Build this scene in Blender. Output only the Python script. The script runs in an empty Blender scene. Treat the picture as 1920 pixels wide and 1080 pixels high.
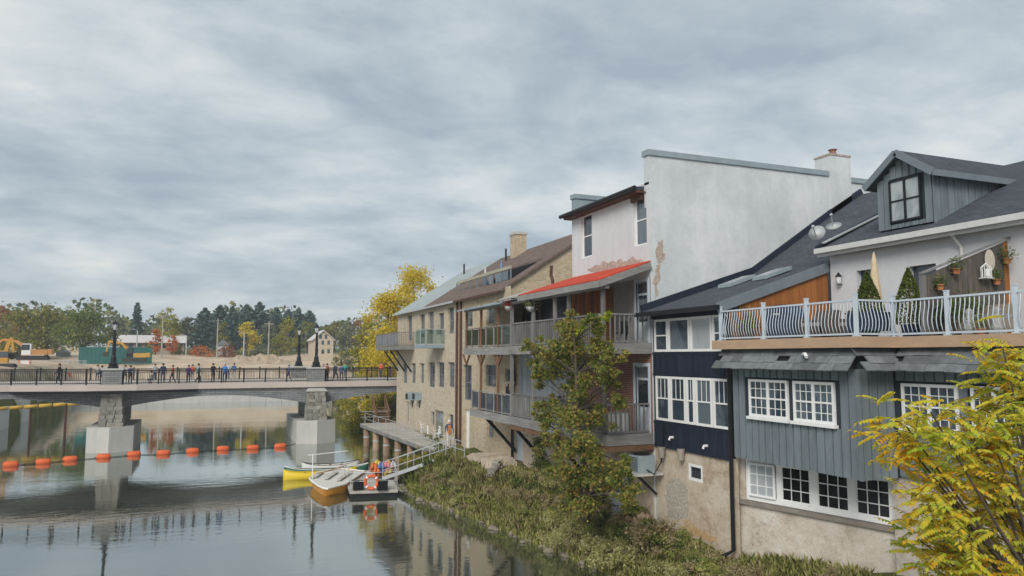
import bpy, bmesh, math, random
import numpy as np
from mathutils import Vector, Matrix
random.seed(7); rng = np.random.default_rng(7)
SC = bpy.context.scene; COL = SC.collection
R = math.radians
# ------------------------------------------------------------------ camera
H = 8.0; FPX = 1387.0; YAW = R(22); PIT = math.atan(128/FPX)
cd = bpy.data.cameras.new('camera'); cam = bpy.data.objects.new('camera', cd); COL.objects.link(cam)
cam.location = (0, 0, H); cam.rotation_euler = (R(90)+PIT, 0, -YAW)
cd.sensor_width = 36; cd.lens = 36*FPX/1920; cd.clip_start = .1; cd.clip_end = 5000
SC.camera = cam
# ------------------------------------------------------------------ world: overcast cloud sky
SUN_EL, SUN_AZ = R(36), R(223)          # azimuth measured clockwise from +Y
W = bpy.data.worlds.new('World'); SC.world = W; W.use_nodes = True
nt = W.node_tree; N = nt.nodes; L = nt.links; N.clear()
def wn(t, **k):
    n = N.new(t)
    for a, b in k.items(): setattr(n, a, b)
    return n
wout = wn('ShaderNodeOutputWorld'); bg1 = wn('ShaderNodeBackground'); bg2 = wn('ShaderNodeBackground'); wmix = wn('ShaderNodeMixShader')
sky = wn('ShaderNodeTexSky', sky_type='NISHITA', sun_disc=False); sky.sun_elevation = SUN_EL; sky.sun_rotation = SUN_AZ
L.new(sky.outputs[0], bg1.inputs[0]); bg1.inputs[1].default_value = .06
tc = wn('ShaderNodeTexCoord'); sep = wn('ShaderNodeSeparateXYZ'); L.new(tc.outputs['Generated'], sep.inputs[0])
def wmath(op, a, b=None):
    n = wn('ShaderNodeMath', operation=op)
    for i, v in enumerate((a, b)):
        if v is None: continue
        if isinstance(v, (int, float)): n.inputs[i].default_value = v
        else: L.new(v, n.inputs[i])
    return n.outputs[0]
zz = wmath('ADD', wmath('MAXIMUM', sep.outputs[2], 0.0), .22)
cx = wmath('DIVIDE', sep.outputs[0], zz); cyy = wmath('DIVIDE', sep.outputs[1], zz)
cmb = wn('ShaderNodeCombineXYZ'); L.new(cx, cmb.inputs[0]); L.new(cyy, cmb.inputs[1])
def wnoise(scale, detail, rough, dist, off, sx=1, sy_=1):
    mp = wn('ShaderNodeMapping'); mp.inputs['Location'].default_value = off; mp.inputs['Scale'].default_value = (sx, sy_, 1)
    mp.inputs['Rotation'].default_value = (0, 0, R(22))
    L.new(cmb.outputs[0], mp.inputs[0])
    n = wn('ShaderNodeTexNoise'); n.inputs['Scale'].default_value = scale; n.inputs['Detail'].default_value = detail
    n.inputs['Roughness'].default_value = rough; n.inputs['Distortion'].default_value = dist
    L.new(mp.outputs[0], n.inputs['Vector']); return n.outputs[0]
n1 = wnoise(1.25, 9, .58, .25, (3.6, 2.2, 0), .9, 1.05); n2 = wnoise(4.2, 10, .62, .35, (7, 2, 0), .85, 1.1)
nn = wmath('ADD', wmath('MULTIPLY', n1, .7), wmath('MULTIPLY', n2, .3))
rp = wn('ShaderNodeValToRGB'); L.new(nn, rp.inputs[0]); cr = rp.color_ramp
cr.elements[0].position = .4; cr.elements[0].color = (.205, .245, .28, 1)
cr.elements[1].position = .66; cr.elements[1].color = (.44, .445, .44, 1)
e = cr.elements.new(.48); e.color = (.265, .305, .335, 1); e = cr.elements.new(.57); e.color = (.345, .378, .392, 1)
L.new(rp.outputs[0], bg2.inputs[0]); bg2.inputs[1].default_value = 1.0
wmix.inputs[0].default_value = .93
L.new(bg1.outputs[0], wmix.inputs[1]); L.new(bg2.outputs[0], wmix.inputs[2]); L.new(wmix.outputs[0], wout.inputs[0])
sl = bpy.data.lights.new('sun', 'SUN'); sl.energy = 1.5; sl.angle = R(28); sl.color = (1, .95, .88)
so = bpy.data.objects.new('sun', sl); COL.objects.link(so); so.location = (-40, -40, 60)
sd = Vector((math.sin(SUN_AZ)*math.cos(SUN_EL), math.cos(SUN_AZ)*math.cos(SUN_EL), math.sin(SUN_EL)))
so.rotation_euler = (-sd).to_track_quat('-Z', 'Y').to_euler()
SC.view_settings.view_transform = 'Standard'; SC.view_settings.look = 'None'; SC.view_settings.exposure = .92; SC.view_settings.gamma = 1
SC.view_settings.use_curve_mapping = False
try:
    SC.cycles.max_bounces = 6; SC.cycles.transparent_max_bounces = 8; SC.cycles.use_denoising = True
except Exception: pass
# ------------------------------------------------------------------ pixel helper (source photograph 1920x1080)
_sy, _cy, _sp, _cp = math.sin(YAW), math.cos(YAW), math.sin(PIT), math.cos(PIT)
_f = Vector((_sy*_cp, _cy*_cp, _sp)); _r = Vector((_cy, -_sy, 0)); _u = Vector((-_sy*_sp, -_cy*_sp, _cp)); _o = Vector((0, 0, H))
def hit(px, py, ax, v):
    d = _f + _r*((px-960)/FPX) + _u*((540-py)/FPX)
    return _o + d*((v-_o[ax])/d[ax])
def PX(px, py, x): return hit(px, py, 0, x)
def PY(px, py, y): return hit(px, py, 1, y)
def PZ(px, py, z): return hit(px, py, 2, z)
# ------------------------------------------------------------------ objects
LOC = {}
def thing(name, label, cat, loc=(0, 0, 0), group=None):
    o = bpy.data.objects.new(name, None); COL.objects.link(o); o.location = loc; o.empty_display_size = .2
    o['label'] = label; o['category'] = cat
    if group: o['group'] = group
    LOC[o.name] = Vector(loc); return o
def tag(o, label, cat, group=None):
    o['label'] = label; o['category'] = cat
    if group: o['group'] = group
    return o
def link(name, me, parent=None, mat=None):
    o = bpy.data.objects.new(name, me); COL.objects.link(o)
    if mat and not me.materials: me.materials.append(mat)
    if parent: o.parent = parent
    LOC[o.name] = LOC[parent.name].copy() if parent else Vector((0, 0, 0))
    return o
def inst(name, me, parent, world, rotz=0, sc=None):
    o = link(name, me, parent); w = Vector(world)
    o.location = w-LOC[parent.name]; o.rotation_euler = (0, 0, rotz)
    if sc: o.scale = sc
    LOC[o.name] = w; return o
def copy_tree(o, parent=None):
    c = o.copy(); COL.objects.link(c); c.parent = parent; LOC[c.name] = LOC[o.name].copy()
    for ch in list(o.children): copy_tree(ch, c)
    return c
class MB:
    def __init__(s): s.v = []; s.f = []; s.m = []; s.mi = 0
    def add(s, vs, fs):
        b = len(s.v); s.v += [tuple(v) for v in vs]; s.f += [tuple(b+i for i in f) for f in fs]; s.m += [s.mi]*len(fs); return s
    def box(s, x0, x1, y0, y1, z0, z1):
        if x0 > x1: x0, x1 = x1, x0
        if y0 > y1: y0, y1 = y1, y0
        if z0 > z1: z0, z1 = z1, z0
        return s.add([(x0,y0,z0),(x1,y0,z0),(x1,y1,z0),(x0,y1,z0),(x0,y0,z1),(x1,y0,z1),(x1,y1,z1),(x0,y1,z1)],
                     [(0,3,2,1),(4,5,6,7),(0,1,5,4),(1,2,6,5),(2,3,7,6),(3,0,4,7)])
    def prism(s, poly, ax, a, b):
        # poly: 2-D points in the other two axes (in x,y,z order), extruded along ax from a to b
        def mk(p, t):
            q = list(p); q.insert(ax, t); return tuple(q)
        n = len(poly); vs = [mk(p, a) for p in poly]+[mk(p, b) for p in poly]
        return s.add(vs, [tuple(range(n))[::-1], tuple(range(n, 2*n))]+[(i, (i+1) % n, n+(i+1) % n, n+i) for i in range(n)])
    def bar(s, p, q, w, h=None, up=(0, 0, 1)):
        h = h or w; p = Vector(p); q = Vector(q); d = (q-p).normalized(); up = Vector(up)
        if abs(d.dot(up)) > .98: up = Vector((0, 1, 0))
        a = d.cross(up).normalized()*(w/2); b = a.cross(d).normalized()*(h/2)
        return s.add([p-a-b, p+a-b, p+a+b, p-a+b, q-a-b, q+a-b, q+a+b, q-a+b],
                     [(0,3,2,1),(4,5,6,7),(0,1,5,4),(1,2,6,5),(2,3,7,6),(3,0,4,7)])
    def tube(s, pts, r, n=8, cap=True):
        pts = [Vector(p) for p in pts]; rr = r if isinstance(r, (list, tuple)) else [r]*len(pts); rings = []; b = len(s.v)
        for i, p in enumerate(pts):
            d = (pts[min(i+1, len(pts)-1)]-pts[max(i-1, 0)]).normalized()
            up = Vector((0, 0, 1)) if abs(d.z) < .9 else Vector((0, 1, 0))
            a = d.cross(up).normalized(); c = a.cross(d)
            for k in range(n):
                t = 2*math.pi*k/n; s.v.append(tuple(p+(a*math.cos(t)+c*math.sin(t))*rr[i]))
        fs = []
        for i in range(len(pts)-1):
            for k in range(n): fs.append((b+i*n+k, b+i*n+(k+1) % n, b+(i+1)*n+(k+1) % n, b+(i+1)*n+k))
        if cap: fs.append(tuple(b+k for k in range(n))[::-1]); fs.append(tuple(b+(len(pts)-1)*n+k for k in range(n)))
        s.f += fs; s.m += [s.mi]*len(fs); return s
    def lathe(s, c, prof, n=16):
        return s.tube([(c[0], c[1], c[2]+z) for r_, z in prof], [r_ for r_, z in prof], n)
    def ball(s, c, rx, ry=None, rz=None, n=12, m=8):
        ry = ry or rx; rz = rz or rx; b = len(s.v)
        for i in range(m+1):
            t = math.pi*i/m
            for k in range(n):
                a = 2*math.pi*k/n
                s.v.append((c[0]+rx*math.sin(t)*math.cos(a), c[1]+ry*math.sin(t)*math.sin(a), c[2]+rz*math.cos(t)))
        fs = [(b+i*n+k, b+(i+1)*n+k, b+(i+1)*n+(k+1) % n, b+i*n+(k+1) % n) for i in range(m) for k in range(n)]
        s.f += fs; s.m += [s.mi]*len(fs); return s
    def mesh(s, name, mats, off=(0, 0, 0), smooth=False):
        me = bpy.data.meshes.new(name); o = Vector(off)
        me.from_pydata([(v[0]-o[0], v[1]-o[1], v[2]-o[2]) for v in s.v], [], s.f)
        for m in (mats if isinstance(mats, (list, tuple)) else [mats]): me.materials.append(m)
        if any(s.m): me.polygons.foreach_set('material_index', s.m)
        if smooth: me.polygons.foreach_set('use_smooth', [True]*len(s.f))
        me.update(); return me
    def build(s, name, mat, parent=None, smooth=False):
        return link(name, s.mesh(name, mat, LOC[parent.name] if parent else (0, 0, 0), smooth), parent)
def struct(o): o['kind'] = 'structure'; return o
def stuff(o): o['kind'] = 'stuff'; return o
# ------------------------------------------------------------------ materials
MATS = {}
class NT:
    def __init__(s, name):
        m = bpy.data.materials.new(name); m.use_nodes = True; s.m = m; s.t = m.node_tree; s.b = s.t.nodes['Principled BSDF']; s.out = s.t.nodes['Material Output']
        s.pos = s.n('ShaderNodeNewGeometry').outputs['Position']
    def n(s, t, **k):
        x = s.t.nodes.new(t)
        for a, b in k.items(): setattr(x, a, b)
        return x
    def l(s, a, b): s.t.links.new(a, b)
    def math(s, op, a, b=None):
        x = s.n('ShaderNodeMath', operation=op)
        for i, v in enumerate((a, b)):
            if v is None: continue
            if isinstance(v, (int, float)): x.inputs[i].default_value = v
            else: s.l(v, x.inputs[i])
        return x.outputs[0]
    def noise(s, scale, detail=5, rough=.6, stretch=(1, 1, 1), dist=0, vec=None):
        mp = s.n('ShaderNodeMapping'); mp.inputs['Scale'].default_value = stretch; s.l(vec or s.pos, mp.inputs[0])
        x = s.n('ShaderNodeTexNoise'); x.inputs['Scale'].default_value = scale; x.inputs['Detail'].default_value = detail
        x.inputs['Roughness'].default_value = rough; x.inputs['Distortion'].default_value = dist; s.l(mp.outputs[0], x.inputs['Vector']); return x.outputs[0]
    def ramp(s, fac, stops):
        x = s.n('ShaderNodeValToRGB'); s.l(fac, x.inputs[0]); c = x.color_ramp
        c.elements[0].position = stops[0][0]; c.elements[0].color = (*stops[0][1], 1)
        c.elements[1].position = stops[-1][0]; c.elements[1].color = (*stops[-1][1], 1)
        for p, q in stops[1:-1]: c.elements.new(p).color = (*q, 1)
        return x.outputs[0]
    def mix(s, fac, a, b, mode='MIX'):
        x = s.n('ShaderNodeMix', data_type='RGBA', blend_type=mode)
        for i, v in ((0, fac), (6, a), (7, b)):
            if isinstance(v, (int, float)): x.inputs[i].default_value = v
            elif isinstance(v, tuple): x.inputs[i].default_value = (*v, 1)
            else: s.l(v, x.inputs[i])
        return x.outputs[2]
    def bump(s, h, strength=.3, dist=.02):
        x = s.n('ShaderNodeBump'); x.inputs['Strength'].default_value = strength; x.inputs['Distance'].default_value = dist
        s.l(h, x.inputs['Height']); s.l(x.outputs[0], s.b.inputs['Normal'])
    def fin(s, col, rough=.8, metal=0, spec=.3):
        if isinstance(col, tuple): s.b.inputs['Base Color'].default_value = (*col, 1)
        else: s.l(col, s.b.inputs['Base Color'])
        s.b.inputs['Roughness'].default_value = rough; s.b.inputs['Metallic'].default_value = metal; s.b.inputs['Specular IOR Level'].default_value = spec
        return s.m
def sc_(c, k): return tuple(min(1, x*k) for x in c)
def mat(name, col, rough=.8, var=.18, scale=2.5, bump=.2, bscale=40, metal=0, col2=None, stretch=(1, 1, 1), spec=.3, island=0):
    if name in MATS: return MATS[name]
    s = NT(name); f = s.noise(scale, 6, .65, stretch)
    c = s.ramp(f, [(.3, sc_(col, 1-var)), (.55, col), (.75, col2 or sc_(col, 1+var))])
    if island:
        g = s.n('ShaderNodeObjectInfo').outputs['Random']
        c = s.mix(1.0, c, s.ramp(g, [(0, (1-island,)*3), (1, (1+island*.0,)*3)]), 'MULTIPLY')
    if bump: s.bump(s.noise(bscale, 4, .6, stretch), bump, .02)
    MATS[name] = s.fin(c, rough, metal, spec); return MATS[name]
def wood(name, col, col2, axis=2, rough=.85):
    st = [9, 9, 9]; st[axis] = .6; s = NT(name); f = s.noise(1.6, 6, .7, tuple(st), .3); g = s.noise(.7, 4)
    c = s.ramp(s.math('ADD', s.math('MULTIPLY', f, .65), s.math('MULTIPLY', g, .35)), [(.32, sc_(col, .6)), (.5, col), (.68, col2)])
    rnd = s.n('ShaderNodeObjectInfo').outputs['Random']
    c = s.mix(1.0, c, s.ramp(rnd, [(0, (.72, .72, .72)), (1, (1, 1, 1))]), 'MULTIPLY')
    s.bump(f, .35, .01); MATS[name] = s.fin(c, rough); return MATS[name]
def brick(name, c1, c2, mo, w, h, vec, msize=.012, rough=.9, bump=.5, off=.5, var=1.0):
    s = NT(name); sp = s.n('ShaderNodeSeparateXYZ'); s.l(s.pos, sp.inputs[0]); cb = s.n('ShaderNodeCombineXYZ')
    for i, a in enumerate(vec):
        s.l(sp.outputs['XYZ'.index(a)], cb.inputs[i])
    b = s.n('ShaderNodeTexBrick'); b.offset = off; s.l(cb.outputs[0], b.inputs['Vector'])
    b.inputs['Color1'].default_value = (*c1, 1); b.inputs['Color2'].default_value = (*c2, 1); b.inputs['Mortar'].default_value = (*mo, 1)
    b.inputs['Scale'].default_value = 1; b.inputs['Mortar Size'].default_value = msize; b.inputs['Mortar Smooth'].default_value = .3
    b.inputs['Brick Width'].default_value = w; b.inputs['Row Height'].default_value = h
    n = s.noise(1.2, 6, .7); n2 = s.noise(14, 4, .7)
    c = s.mix(.55*var, b.outputs[0], s.ramp(n, [(.3, (.55, .55, .55)), (.7, (1, 1, 1))]), 'MULTIPLY')
    c = s.mix(.4*var, c, s.ramp(n2, [(.3, (.6, .6, .6)), (.7, (1, 1, 1))]), 'MULTIPLY')
    s.bump(s.math('ADD', s.math('MULTIPLY', b.outputs[1], -1), s.math('MULTIPLY', n2, .5)), bump, .02)
    MATS[name] = s.fin(c, rough); return MATS[name]
def rubble(name, c1, c2, mortar, scale, stretch=(1, 1, 1.6), stain=(.35, .3, .25), st=.3):
    s = NT(name); mp = s.n('ShaderNodeMapping'); mp.inputs['Scale'].default_value = stretch; s.l(s.pos, mp.inputs[0])
    v = s.n('ShaderNodeTexVoronoi', feature='DISTANCE_TO_EDGE'); v.inputs['Scale'].default_value = scale; s.l(mp.outputs[0], v.inputs['Vector'])
    w = s.n('ShaderNodeTexVoronoi'); w.inputs['Scale'].default_value = scale; s.l(mp.outputs[0], w.inputs['Vector'])
    sp = s.n('ShaderNodeSeparateXYZ'); s.l(w.outputs['Color'], sp.inputs[0])
    stone = s.ramp(sp.outputs[0], [(0, c1), (1, c2)])
    c = s.mix(s.ramp(v.outputs[0], [(.02, (1, 1, 1)), (.09, (0, 0, 0))]), stone, mortar)
    n = s.noise(.55, 7, .7); c = s.mix(s.math('MULTIPLY', s.ramp(n, [(.48, (0, 0, 0)), (.72, (1, 1, 1))]), st), c, stain)
    n3 = s.noise(7, 5, .7); c = s.mix(.45, c, s.ramp(n3, [(.3, (.6, .6, .6)), (.7, (1, 1, 1))]), 'MULTIPLY')
    s.bump(s.math('ADD', s.ramp(v.outputs[0], [(0, (0, 0, 0)), (.12, (1, 1, 1))]), n3), .5, .03)
    MATS[name] = s.fin(c, .92); return MATS[name]
def leafmat(name, cols, trans=.45):
    s = NT(name); g = s.n('ShaderNodeNewGeometry').outputs['Random Per Island']; n = s.noise(.9, 3, .5)
    f = s.math('ADD', s.math('MULTIPLY', g, .55), s.math('MULTIPLY', n, .5))
    k = len(cols); c = s.ramp(f, [(.2+.62*i/(k-1), q) for i, q in enumerate(cols)])
    d = s.n('ShaderNodeBsdfDiffuse'); t = s.n('ShaderNodeBsdfTranslucent'); x = s.n('ShaderNodeMixShader'); x.inputs[0].default_value = trans
    s.l(c, d.inputs[0]); s.l(c, t.inputs[0]); s.l(d.outputs[0], x.inputs[1]); s.l(t.outputs[0], x.inputs[2]); s.l(x.outputs[0], s.out.inputs[0])
    MATS[name] = s.m; return s.m
def glassmat(name, c1, c2, scale=1.2, rough=.06, ior=1.7):
    s = NT(name); f = s.noise(scale, 3, .5, (1, 1, .5), 1.5)  # mottled pane colour stands in for reflections and dark interiors
    rnd = s.n('ShaderNodeObjectInfo').outputs['Random']; f = s.math('ADD', f, s.math('MULTIPLY', s.math('SUBTRACT', rnd, .5), .42))
    m = s.fin(s.ramp(f, [(.38, c1), (.62, c2)]), rough, 0, .5); s.b.inputs['IOR'].default_value = ior
    s.bump(s.noise(2.5, 2), .05, .02); MATS[name] = m; return m
# ------------------------------------------------------------------ material library
def stucco(name, col, dirt, streak=.5, amt=.45):
    s = NT(name); st = s.noise(1.0, 7, .7, (1.6, 1.6, .22), .6); bl = s.noise(.35, 7, .7); fi = s.noise(9, 5, .7)
    f = s.math('ADD', s.math('MULTIPLY', st, streak), s.math('MULTIPLY', bl, 1-streak))
    c = s.ramp(f, [(.34, dirt), (.5, tuple(.5*a+.5*b for a, b in zip(col, dirt))), (.62, col)])
    c = s.mix(amt, col, c); c = s.mix(.25, c, s.ramp(fi, [(.3, (.7, .7, .7)), (.65, (1, 1, 1))]), 'MULTIPLY')
    s.bump(s.noise(24, 5, .7), .25, .02); MATS[name] = s.fin(c, .9); return MATS[name]
m_white = stucco('white_stucco', (.655, .685, .705), (.47, .47, .46), .4, .5)
m_plaster = stucco('plaster_side', (.69, .71, .72), (.38, .41, .42), .3, .7)
m_house = stucco('house_stucco', (.66, .67, .69), (.48, .49, .5), .5, .4)
def oldwall(name, cols, patch, crack):
    s = NT(name); a = s.noise(.7, 8, .72, (1, 1, 1), .5); b = s.noise(5, 7, .75); c3 = s.noise(30, 4, .7)
    f = s.math('ADD', s.math('MULTIPLY', a, .6), s.math('MULTIPLY', b, .4)); c = s.ramp(f, [(.36, cols[0]), (.47, cols[1]), (.56, cols[2]), (.68, cols[3])])
    v = s.n('ShaderNodeTexVoronoi', feature='DISTANCE_TO_EDGE'); v.inputs['Scale'].default_value = .55; dv = s.n('ShaderNodeVectorMath', operation='ADD'); cb = s.n('ShaderNodeCombineXYZ')
    for k in range(3): s.l(s.noise(2.2, 5, .7, (1, 1, 1+k)), cb.inputs[k])
    s.l(s.pos, dv.inputs[0]); s.l(cb.outputs[0], dv.inputs[1]); s.l(dv.outputs[0], v.inputs['Vector'])
    msk = s.math('MULTIPLY', s.ramp(v.outputs[0], [(.004, (1, 1, 1)), (.014, (0, 0, 0))]), s.ramp(s.noise(.5, 3), [(.5, (0, 0, 0)), (.6, (1, 1, 1))]))
    c = s.mix(s.math('MULTIPLY', msk, .6), c, crack); c = s.mix(.35, c, s.ramp(c3, [(.3, (.6, .6, .6)), (.65, (1, 1, 1))]), 'MULTIPLY')
    s.bump(s.math('ADD', b, s.math('MULTIPLY', c3, .4)), .7, .04); MATS[name] = s.fin(c, .95, 0, .1); return MATS[name]
m_foundation = oldwall('foundation_plaster', [(.3, .22, .15), (.5, .41, .31), (.6, .52, .42), (.66, .61, .53)], None, (.16, .12, .09))
m_foundation2 = oldwall('foundation_plaster_pale', [(.36, .29, .23), (.55, .48, .4), (.64, .59, .52), (.68, .66, .62)], None, (.18, .14, .11))
m_peel = mat('bare_plaster', (.46, .37, .31), .95, .35, 7, .8, 16, col2=(.62, .57, .52))
m_stone = rubble('cream_rubble', (.60, .52, .40), (.50, .41, .29), (.60, .54, .43), 3.6, (1, 1, 1.7), (.36, .3, .22), .45)
m_stone_b = rubble('tan_rubble', (.58, .48, .33), (.45, .36, .24), (.58, .5, .38), 3.2, (1, 1, 1.7), (.33, .26, .18), .35)
m_pier = rubble('pier_stone', (.36, .34, .30), (.24, .22, .2), (.2, .19, .17), 2.4, (1, 1, 1.3))
m_girder = brick('girder_ashlar', (.30, .31, .32), (.22, .23, .24), (.13, .13, .14), .75, .18, 'XZY', .02)
m_pilaster = brick('pilaster_ashlar', (.34, .34, .33), (.24, .25, .25), (.14, .14, .14), .6, .16, 'XZY', .02)
m_conc = stucco('pale_concrete', (.52, .51, .48), (.34, .33, .3), .55, .6)
m_slab = stucco('slab_concrete', (.56, .48, .43), (.42, .36, .31), .4, .5)
m_brick = brick('red_brick', (.36, .13, .08), (.27, .09, .06), (.4, .34, .3), .22, .075, 'YZX', .012)
m_brick_s = brick('red_brick_side', (.36, .13, .08), (.27, .09, .06), (.4, .34, .3), .22, .075, 'XZY', .012)
m_shing = brick('asphalt_shingle', (.105, .115, .135), (.07, .08, .1), (.045, .05, .06), .3, .13, 'YXZ', .012, .95, .4)
m_brown = brick('brown_shingle', (.23, .165, .14), (.17, .12, .10), (.12, .085, .07), .35, .16, 'YXZ', .012, .95, .3)
m_green = brick('pale_green_metal', (.42, .47, .46), (.38, .44, .43), (.3, .35, .35), .5, 20, 'YXZ', .03, .5, .3)
m_red = brick('red_metal_roof', (.66, .075, .03), (.6, .065, .028), (.42, .045, .02), .25, 20, 'YXZ', .02, .8, .3)
m_navy = mat('navy_paint', (.018, .024, .042), .6, .25, 3, .1, 60)
m_navyp = mat('navy_board', (.021, .029, .05), .6, .25, 2, .1, 50, stretch=(3, 3, .4), island=.3)
m_grey = mat('blue_grey_board', (.195, .232, .255), .7, .24, 1.6, .2, 40, stretch=(3, 3, .5), island=.2)
m_greyd = mat('blue_grey_trim', (.17, .2, .225), .7, .12, 2, .1, 50)
m_wpaint = mat('white_paint', (.78, .78, .77), .5, .06, 4, .05, 60)
m_black = mat('black_metal', (.012, .013, .016), .4, .2, 5, .05, 60)
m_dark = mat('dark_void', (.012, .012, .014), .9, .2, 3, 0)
m_gutter = mat('pale_gutter', (.6, .6, .58), .45, .1, 3, .05)
m_flash = mat('blue_grey_flashing', (.27, .33, .36), .5, .15, 2, .08)
m_iron = mat('rusty_iron', (.1, .05, .035), .8, .4, 6, .2)
m_pale = mat('galvanised', (.5, .52, .53), .45, .12, 4, .05, metal=.3)
m_rail = mat('pale_blue_aluminium', (.52, .58, .64), .4, .06, 4, .03)
m_fasc = mat('tan_fascia', (.44, .30, .2), .7, .12, 1.5, .1, 30, col2=(.5, .34, .2), stretch=(1, 1, 4))
w_grey = wood('weathered_wood', (.2, .195, .19), (.34, .33, .315))
w_greyy = wood('weathered_wood_lengthwise', (.27, .26, .25), (.42, .41, .39), 1)
w_greyx = wood('weathered_wood_across', (.27, .26, .25), (.40, .39, .37), 0)
w_dark = wood('dark_stained_wood', (.05, .055, .07), (.2, .21, .23))
w_orange = wood('orange_cedar', (.34, .125, .035), (.42, .17, .05))
w_brown = wood('brown_wood', (.2, .11, .06), (.3, .18, .1))
w_fence = wood('fence_wood', (.12, .105, .095), (.26, .21, .16))
w_deck = wood('boardwalk_wood', (.50, .47, .42), (.62, .58, .52), 0)
w_pile = wood('pile_wood', (.3, .2, .13), (.42, .33, .25))
g_dark = glassmat('window_glass_dark', (.02, .026, .035), (.07, .085, .1))
g_mid = glassmat('window_glass', (.035, .05, .07), (.12, .15, .175))
g_pale = glassmat('window_glass_pale', (.2, .23, .25), (.38, .41, .43))
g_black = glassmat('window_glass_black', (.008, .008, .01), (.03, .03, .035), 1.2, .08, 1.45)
def clear_glass(name, col, fac):
    s = NT(name); t = s.n('ShaderNodeBsdfTransparent'); g = s.n('ShaderNodeBsdfGlossy'); g.inputs['Roughness'].default_value = .05
    t.inputs[0].default_value = (*col, 1); g.inputs[0].default_value = (.8, .85, .85, 1)
    x = s.n('ShaderNodeMixShader'); x.inputs[0].default_value = fac; s.l(t.outputs[0], x.inputs[1]); s.l(g.outputs[0], x.inputs[2]); s.l(x.outputs[0], s.out.inputs[0]); return s.m
g_clear = clear_glass('clear_glass', (.72, .85, .86), .3)
g_tint = clear_glass('tinted_glass', (.2, .25, .3), .45)
# ------------------------------------------------------------------ terrain
def lerp(x, pts):
    if x <= pts[0][0]: return pts[0][1]
    for (a, p), (b, q) in zip(pts, pts[1:]):
        if x <= b: return p+(q-p)*(x-a)/(b-a)
    return pts[-1][1]
def sm(a, b, x): t = max(0, min(1, (x-a)/(b-a))); return t*t*(3-2*t)
BANK = [(-80, 6), (0, 7.5), (9, 8.5), (13, 12), (18, 14.3), (24.85, 13.75), (28.2, 13.35), (35, 12.3), (42.5, 10.9), (45.5, 11.3), (50, 12.7), (58, 13.9), (72, 14.4), (83, 15.2), (92, 19), (110, 26), (141, 33), (160, 33)]
def hills(x, y): return .5*math.sin(x*.11+y*.05)+.35*math.sin(x*.23-y*.17)+.25*math.sin(x*.4+y*.31)
def height(x, y):
    far = y-141; xb = lerp(y, BANK); z = -2.0
    if far > 0:
        z = lerp(far, [(0, 1.1), (3, 1.6), (12, 4.2), (24, 5.9), (50, 7.8), (75, 8.8), (120, 9.6), (500, 15), (1200, 20)]) + hills(x, y)*.55*sm(3, 30, far)*(1-.6*sm(60, 90, far))
    if x > xb:
        d = x-xb; top = 2.1 if y < 62 else lerp(y, [(62, 2.1), (70, 3.2), (85, 5), (150, 8)])
        zb = lerp(d, [(0, -.05), (.6, .42), (1.4, 1.05), (2.6, 1.75), (4.5, top), (14, max(top, 5)), (60, max(top, 7)), (400, 16)]) + .08*math.sin(y*1.9+x)*sm(0, 1.5, d)
        z = max(z, zb)
    if x < -21:
        d = -21-x; z = max(z, lerp(d, [(0, 1.2), (1.5, 4.5), (3, 6.4), (8, 7.2), (40, 7.6), (120, 9), (500, 15)]) + .3*hills(x, y)*sm(3, 15, d))
    return z
def PG(px, py):
    d = _f+_r*((px-960)/FPX)+_u*((540-py)/FPX); t = 5
    while t < 300:
        p = _o+d*t
        if p.z < max(0, height(p.x, p.y)): return p
        t += .05
    return p
def axis(lo, hi, segs):
    out = [lo]
    for b, st in segs:
        while out[-1]+st < b-1e-6: out.append(out[-1]+st)
        out.append(b)
    return out
gx = axis(-700, 0, [(-200, 50), (-60, 8), (-21.01, 2), (-21, 1), (9, 5), (18, .35), (40, 2), (100, 8), (700, 50)])
gy = axis(-80, 0, [(0, 10), (12, 2), (62, .5), (90, 2), (140.9, 6), (141, 1), (230, 2), (400, 15), (1300, 60)])
gm = MB(); nx = len(gx)
gm.v = [(x, y, height(x, y)) for y in gy for x in gx]
gm.f = [(j*nx+i, j*nx+i+1, (j+1)*nx+i+1, (j+1)*nx+i) for j in range(len(gy)-1) for i in range(nx-1)]; gm.m = [0]*len(gm.f)
s = NT('ground_earth'); sp = s.n('ShaderNodeSeparateXYZ'); s.l(s.pos, sp.inputs[0])
sand = s.ramp(s.noise(.16, 8, .7), [(.3, (.36, .26, .17)), (.5, (.54, .42, .3)), (.7, (.64, .54, .42))])
grass = s.ramp(s.noise(.5, 7, .7), [(.3, (.05, .06, .02)), (.5, (.10, .11, .035)), (.7, (.2, .16, .07))])
fac = s.math('MULTIPLY', s.ramp(s.math('ADD', s.math('MULTIPLY', sp.outputs[1], .001), s.math('MULTIPLY', s.noise(.05, 4), .012)), [(.139, (0, 0, 0)), (.146, (1, 1, 1))]),
             s.ramp(s.math('ADD', s.math('MULTIPLY', sp.outputs[1], .001), s.math('MULTIPLY', s.noise(.08, 4), .02)), [(.208, (1, 1, 1)), (.222, (0, 0, 0))]))
fac = s.math('MAXIMUM', fac, s.ramp(s.math('ADD', s.math('MULTIPLY', sp.outputs[0], -.01), s.math('MULTIPLY', s.noise(.2, 3), .03)), [(.235, (0, 0, 0)), (.255, (1, 1, 1))]))
s.bump(s.noise(1.5, 8, .75), .8, .25)
m_ground = s.fin(s.mix(fac, grass, sand), .95, 0, .1)
ground = struct(gm.build('ground', m_ground, None, True))
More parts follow.
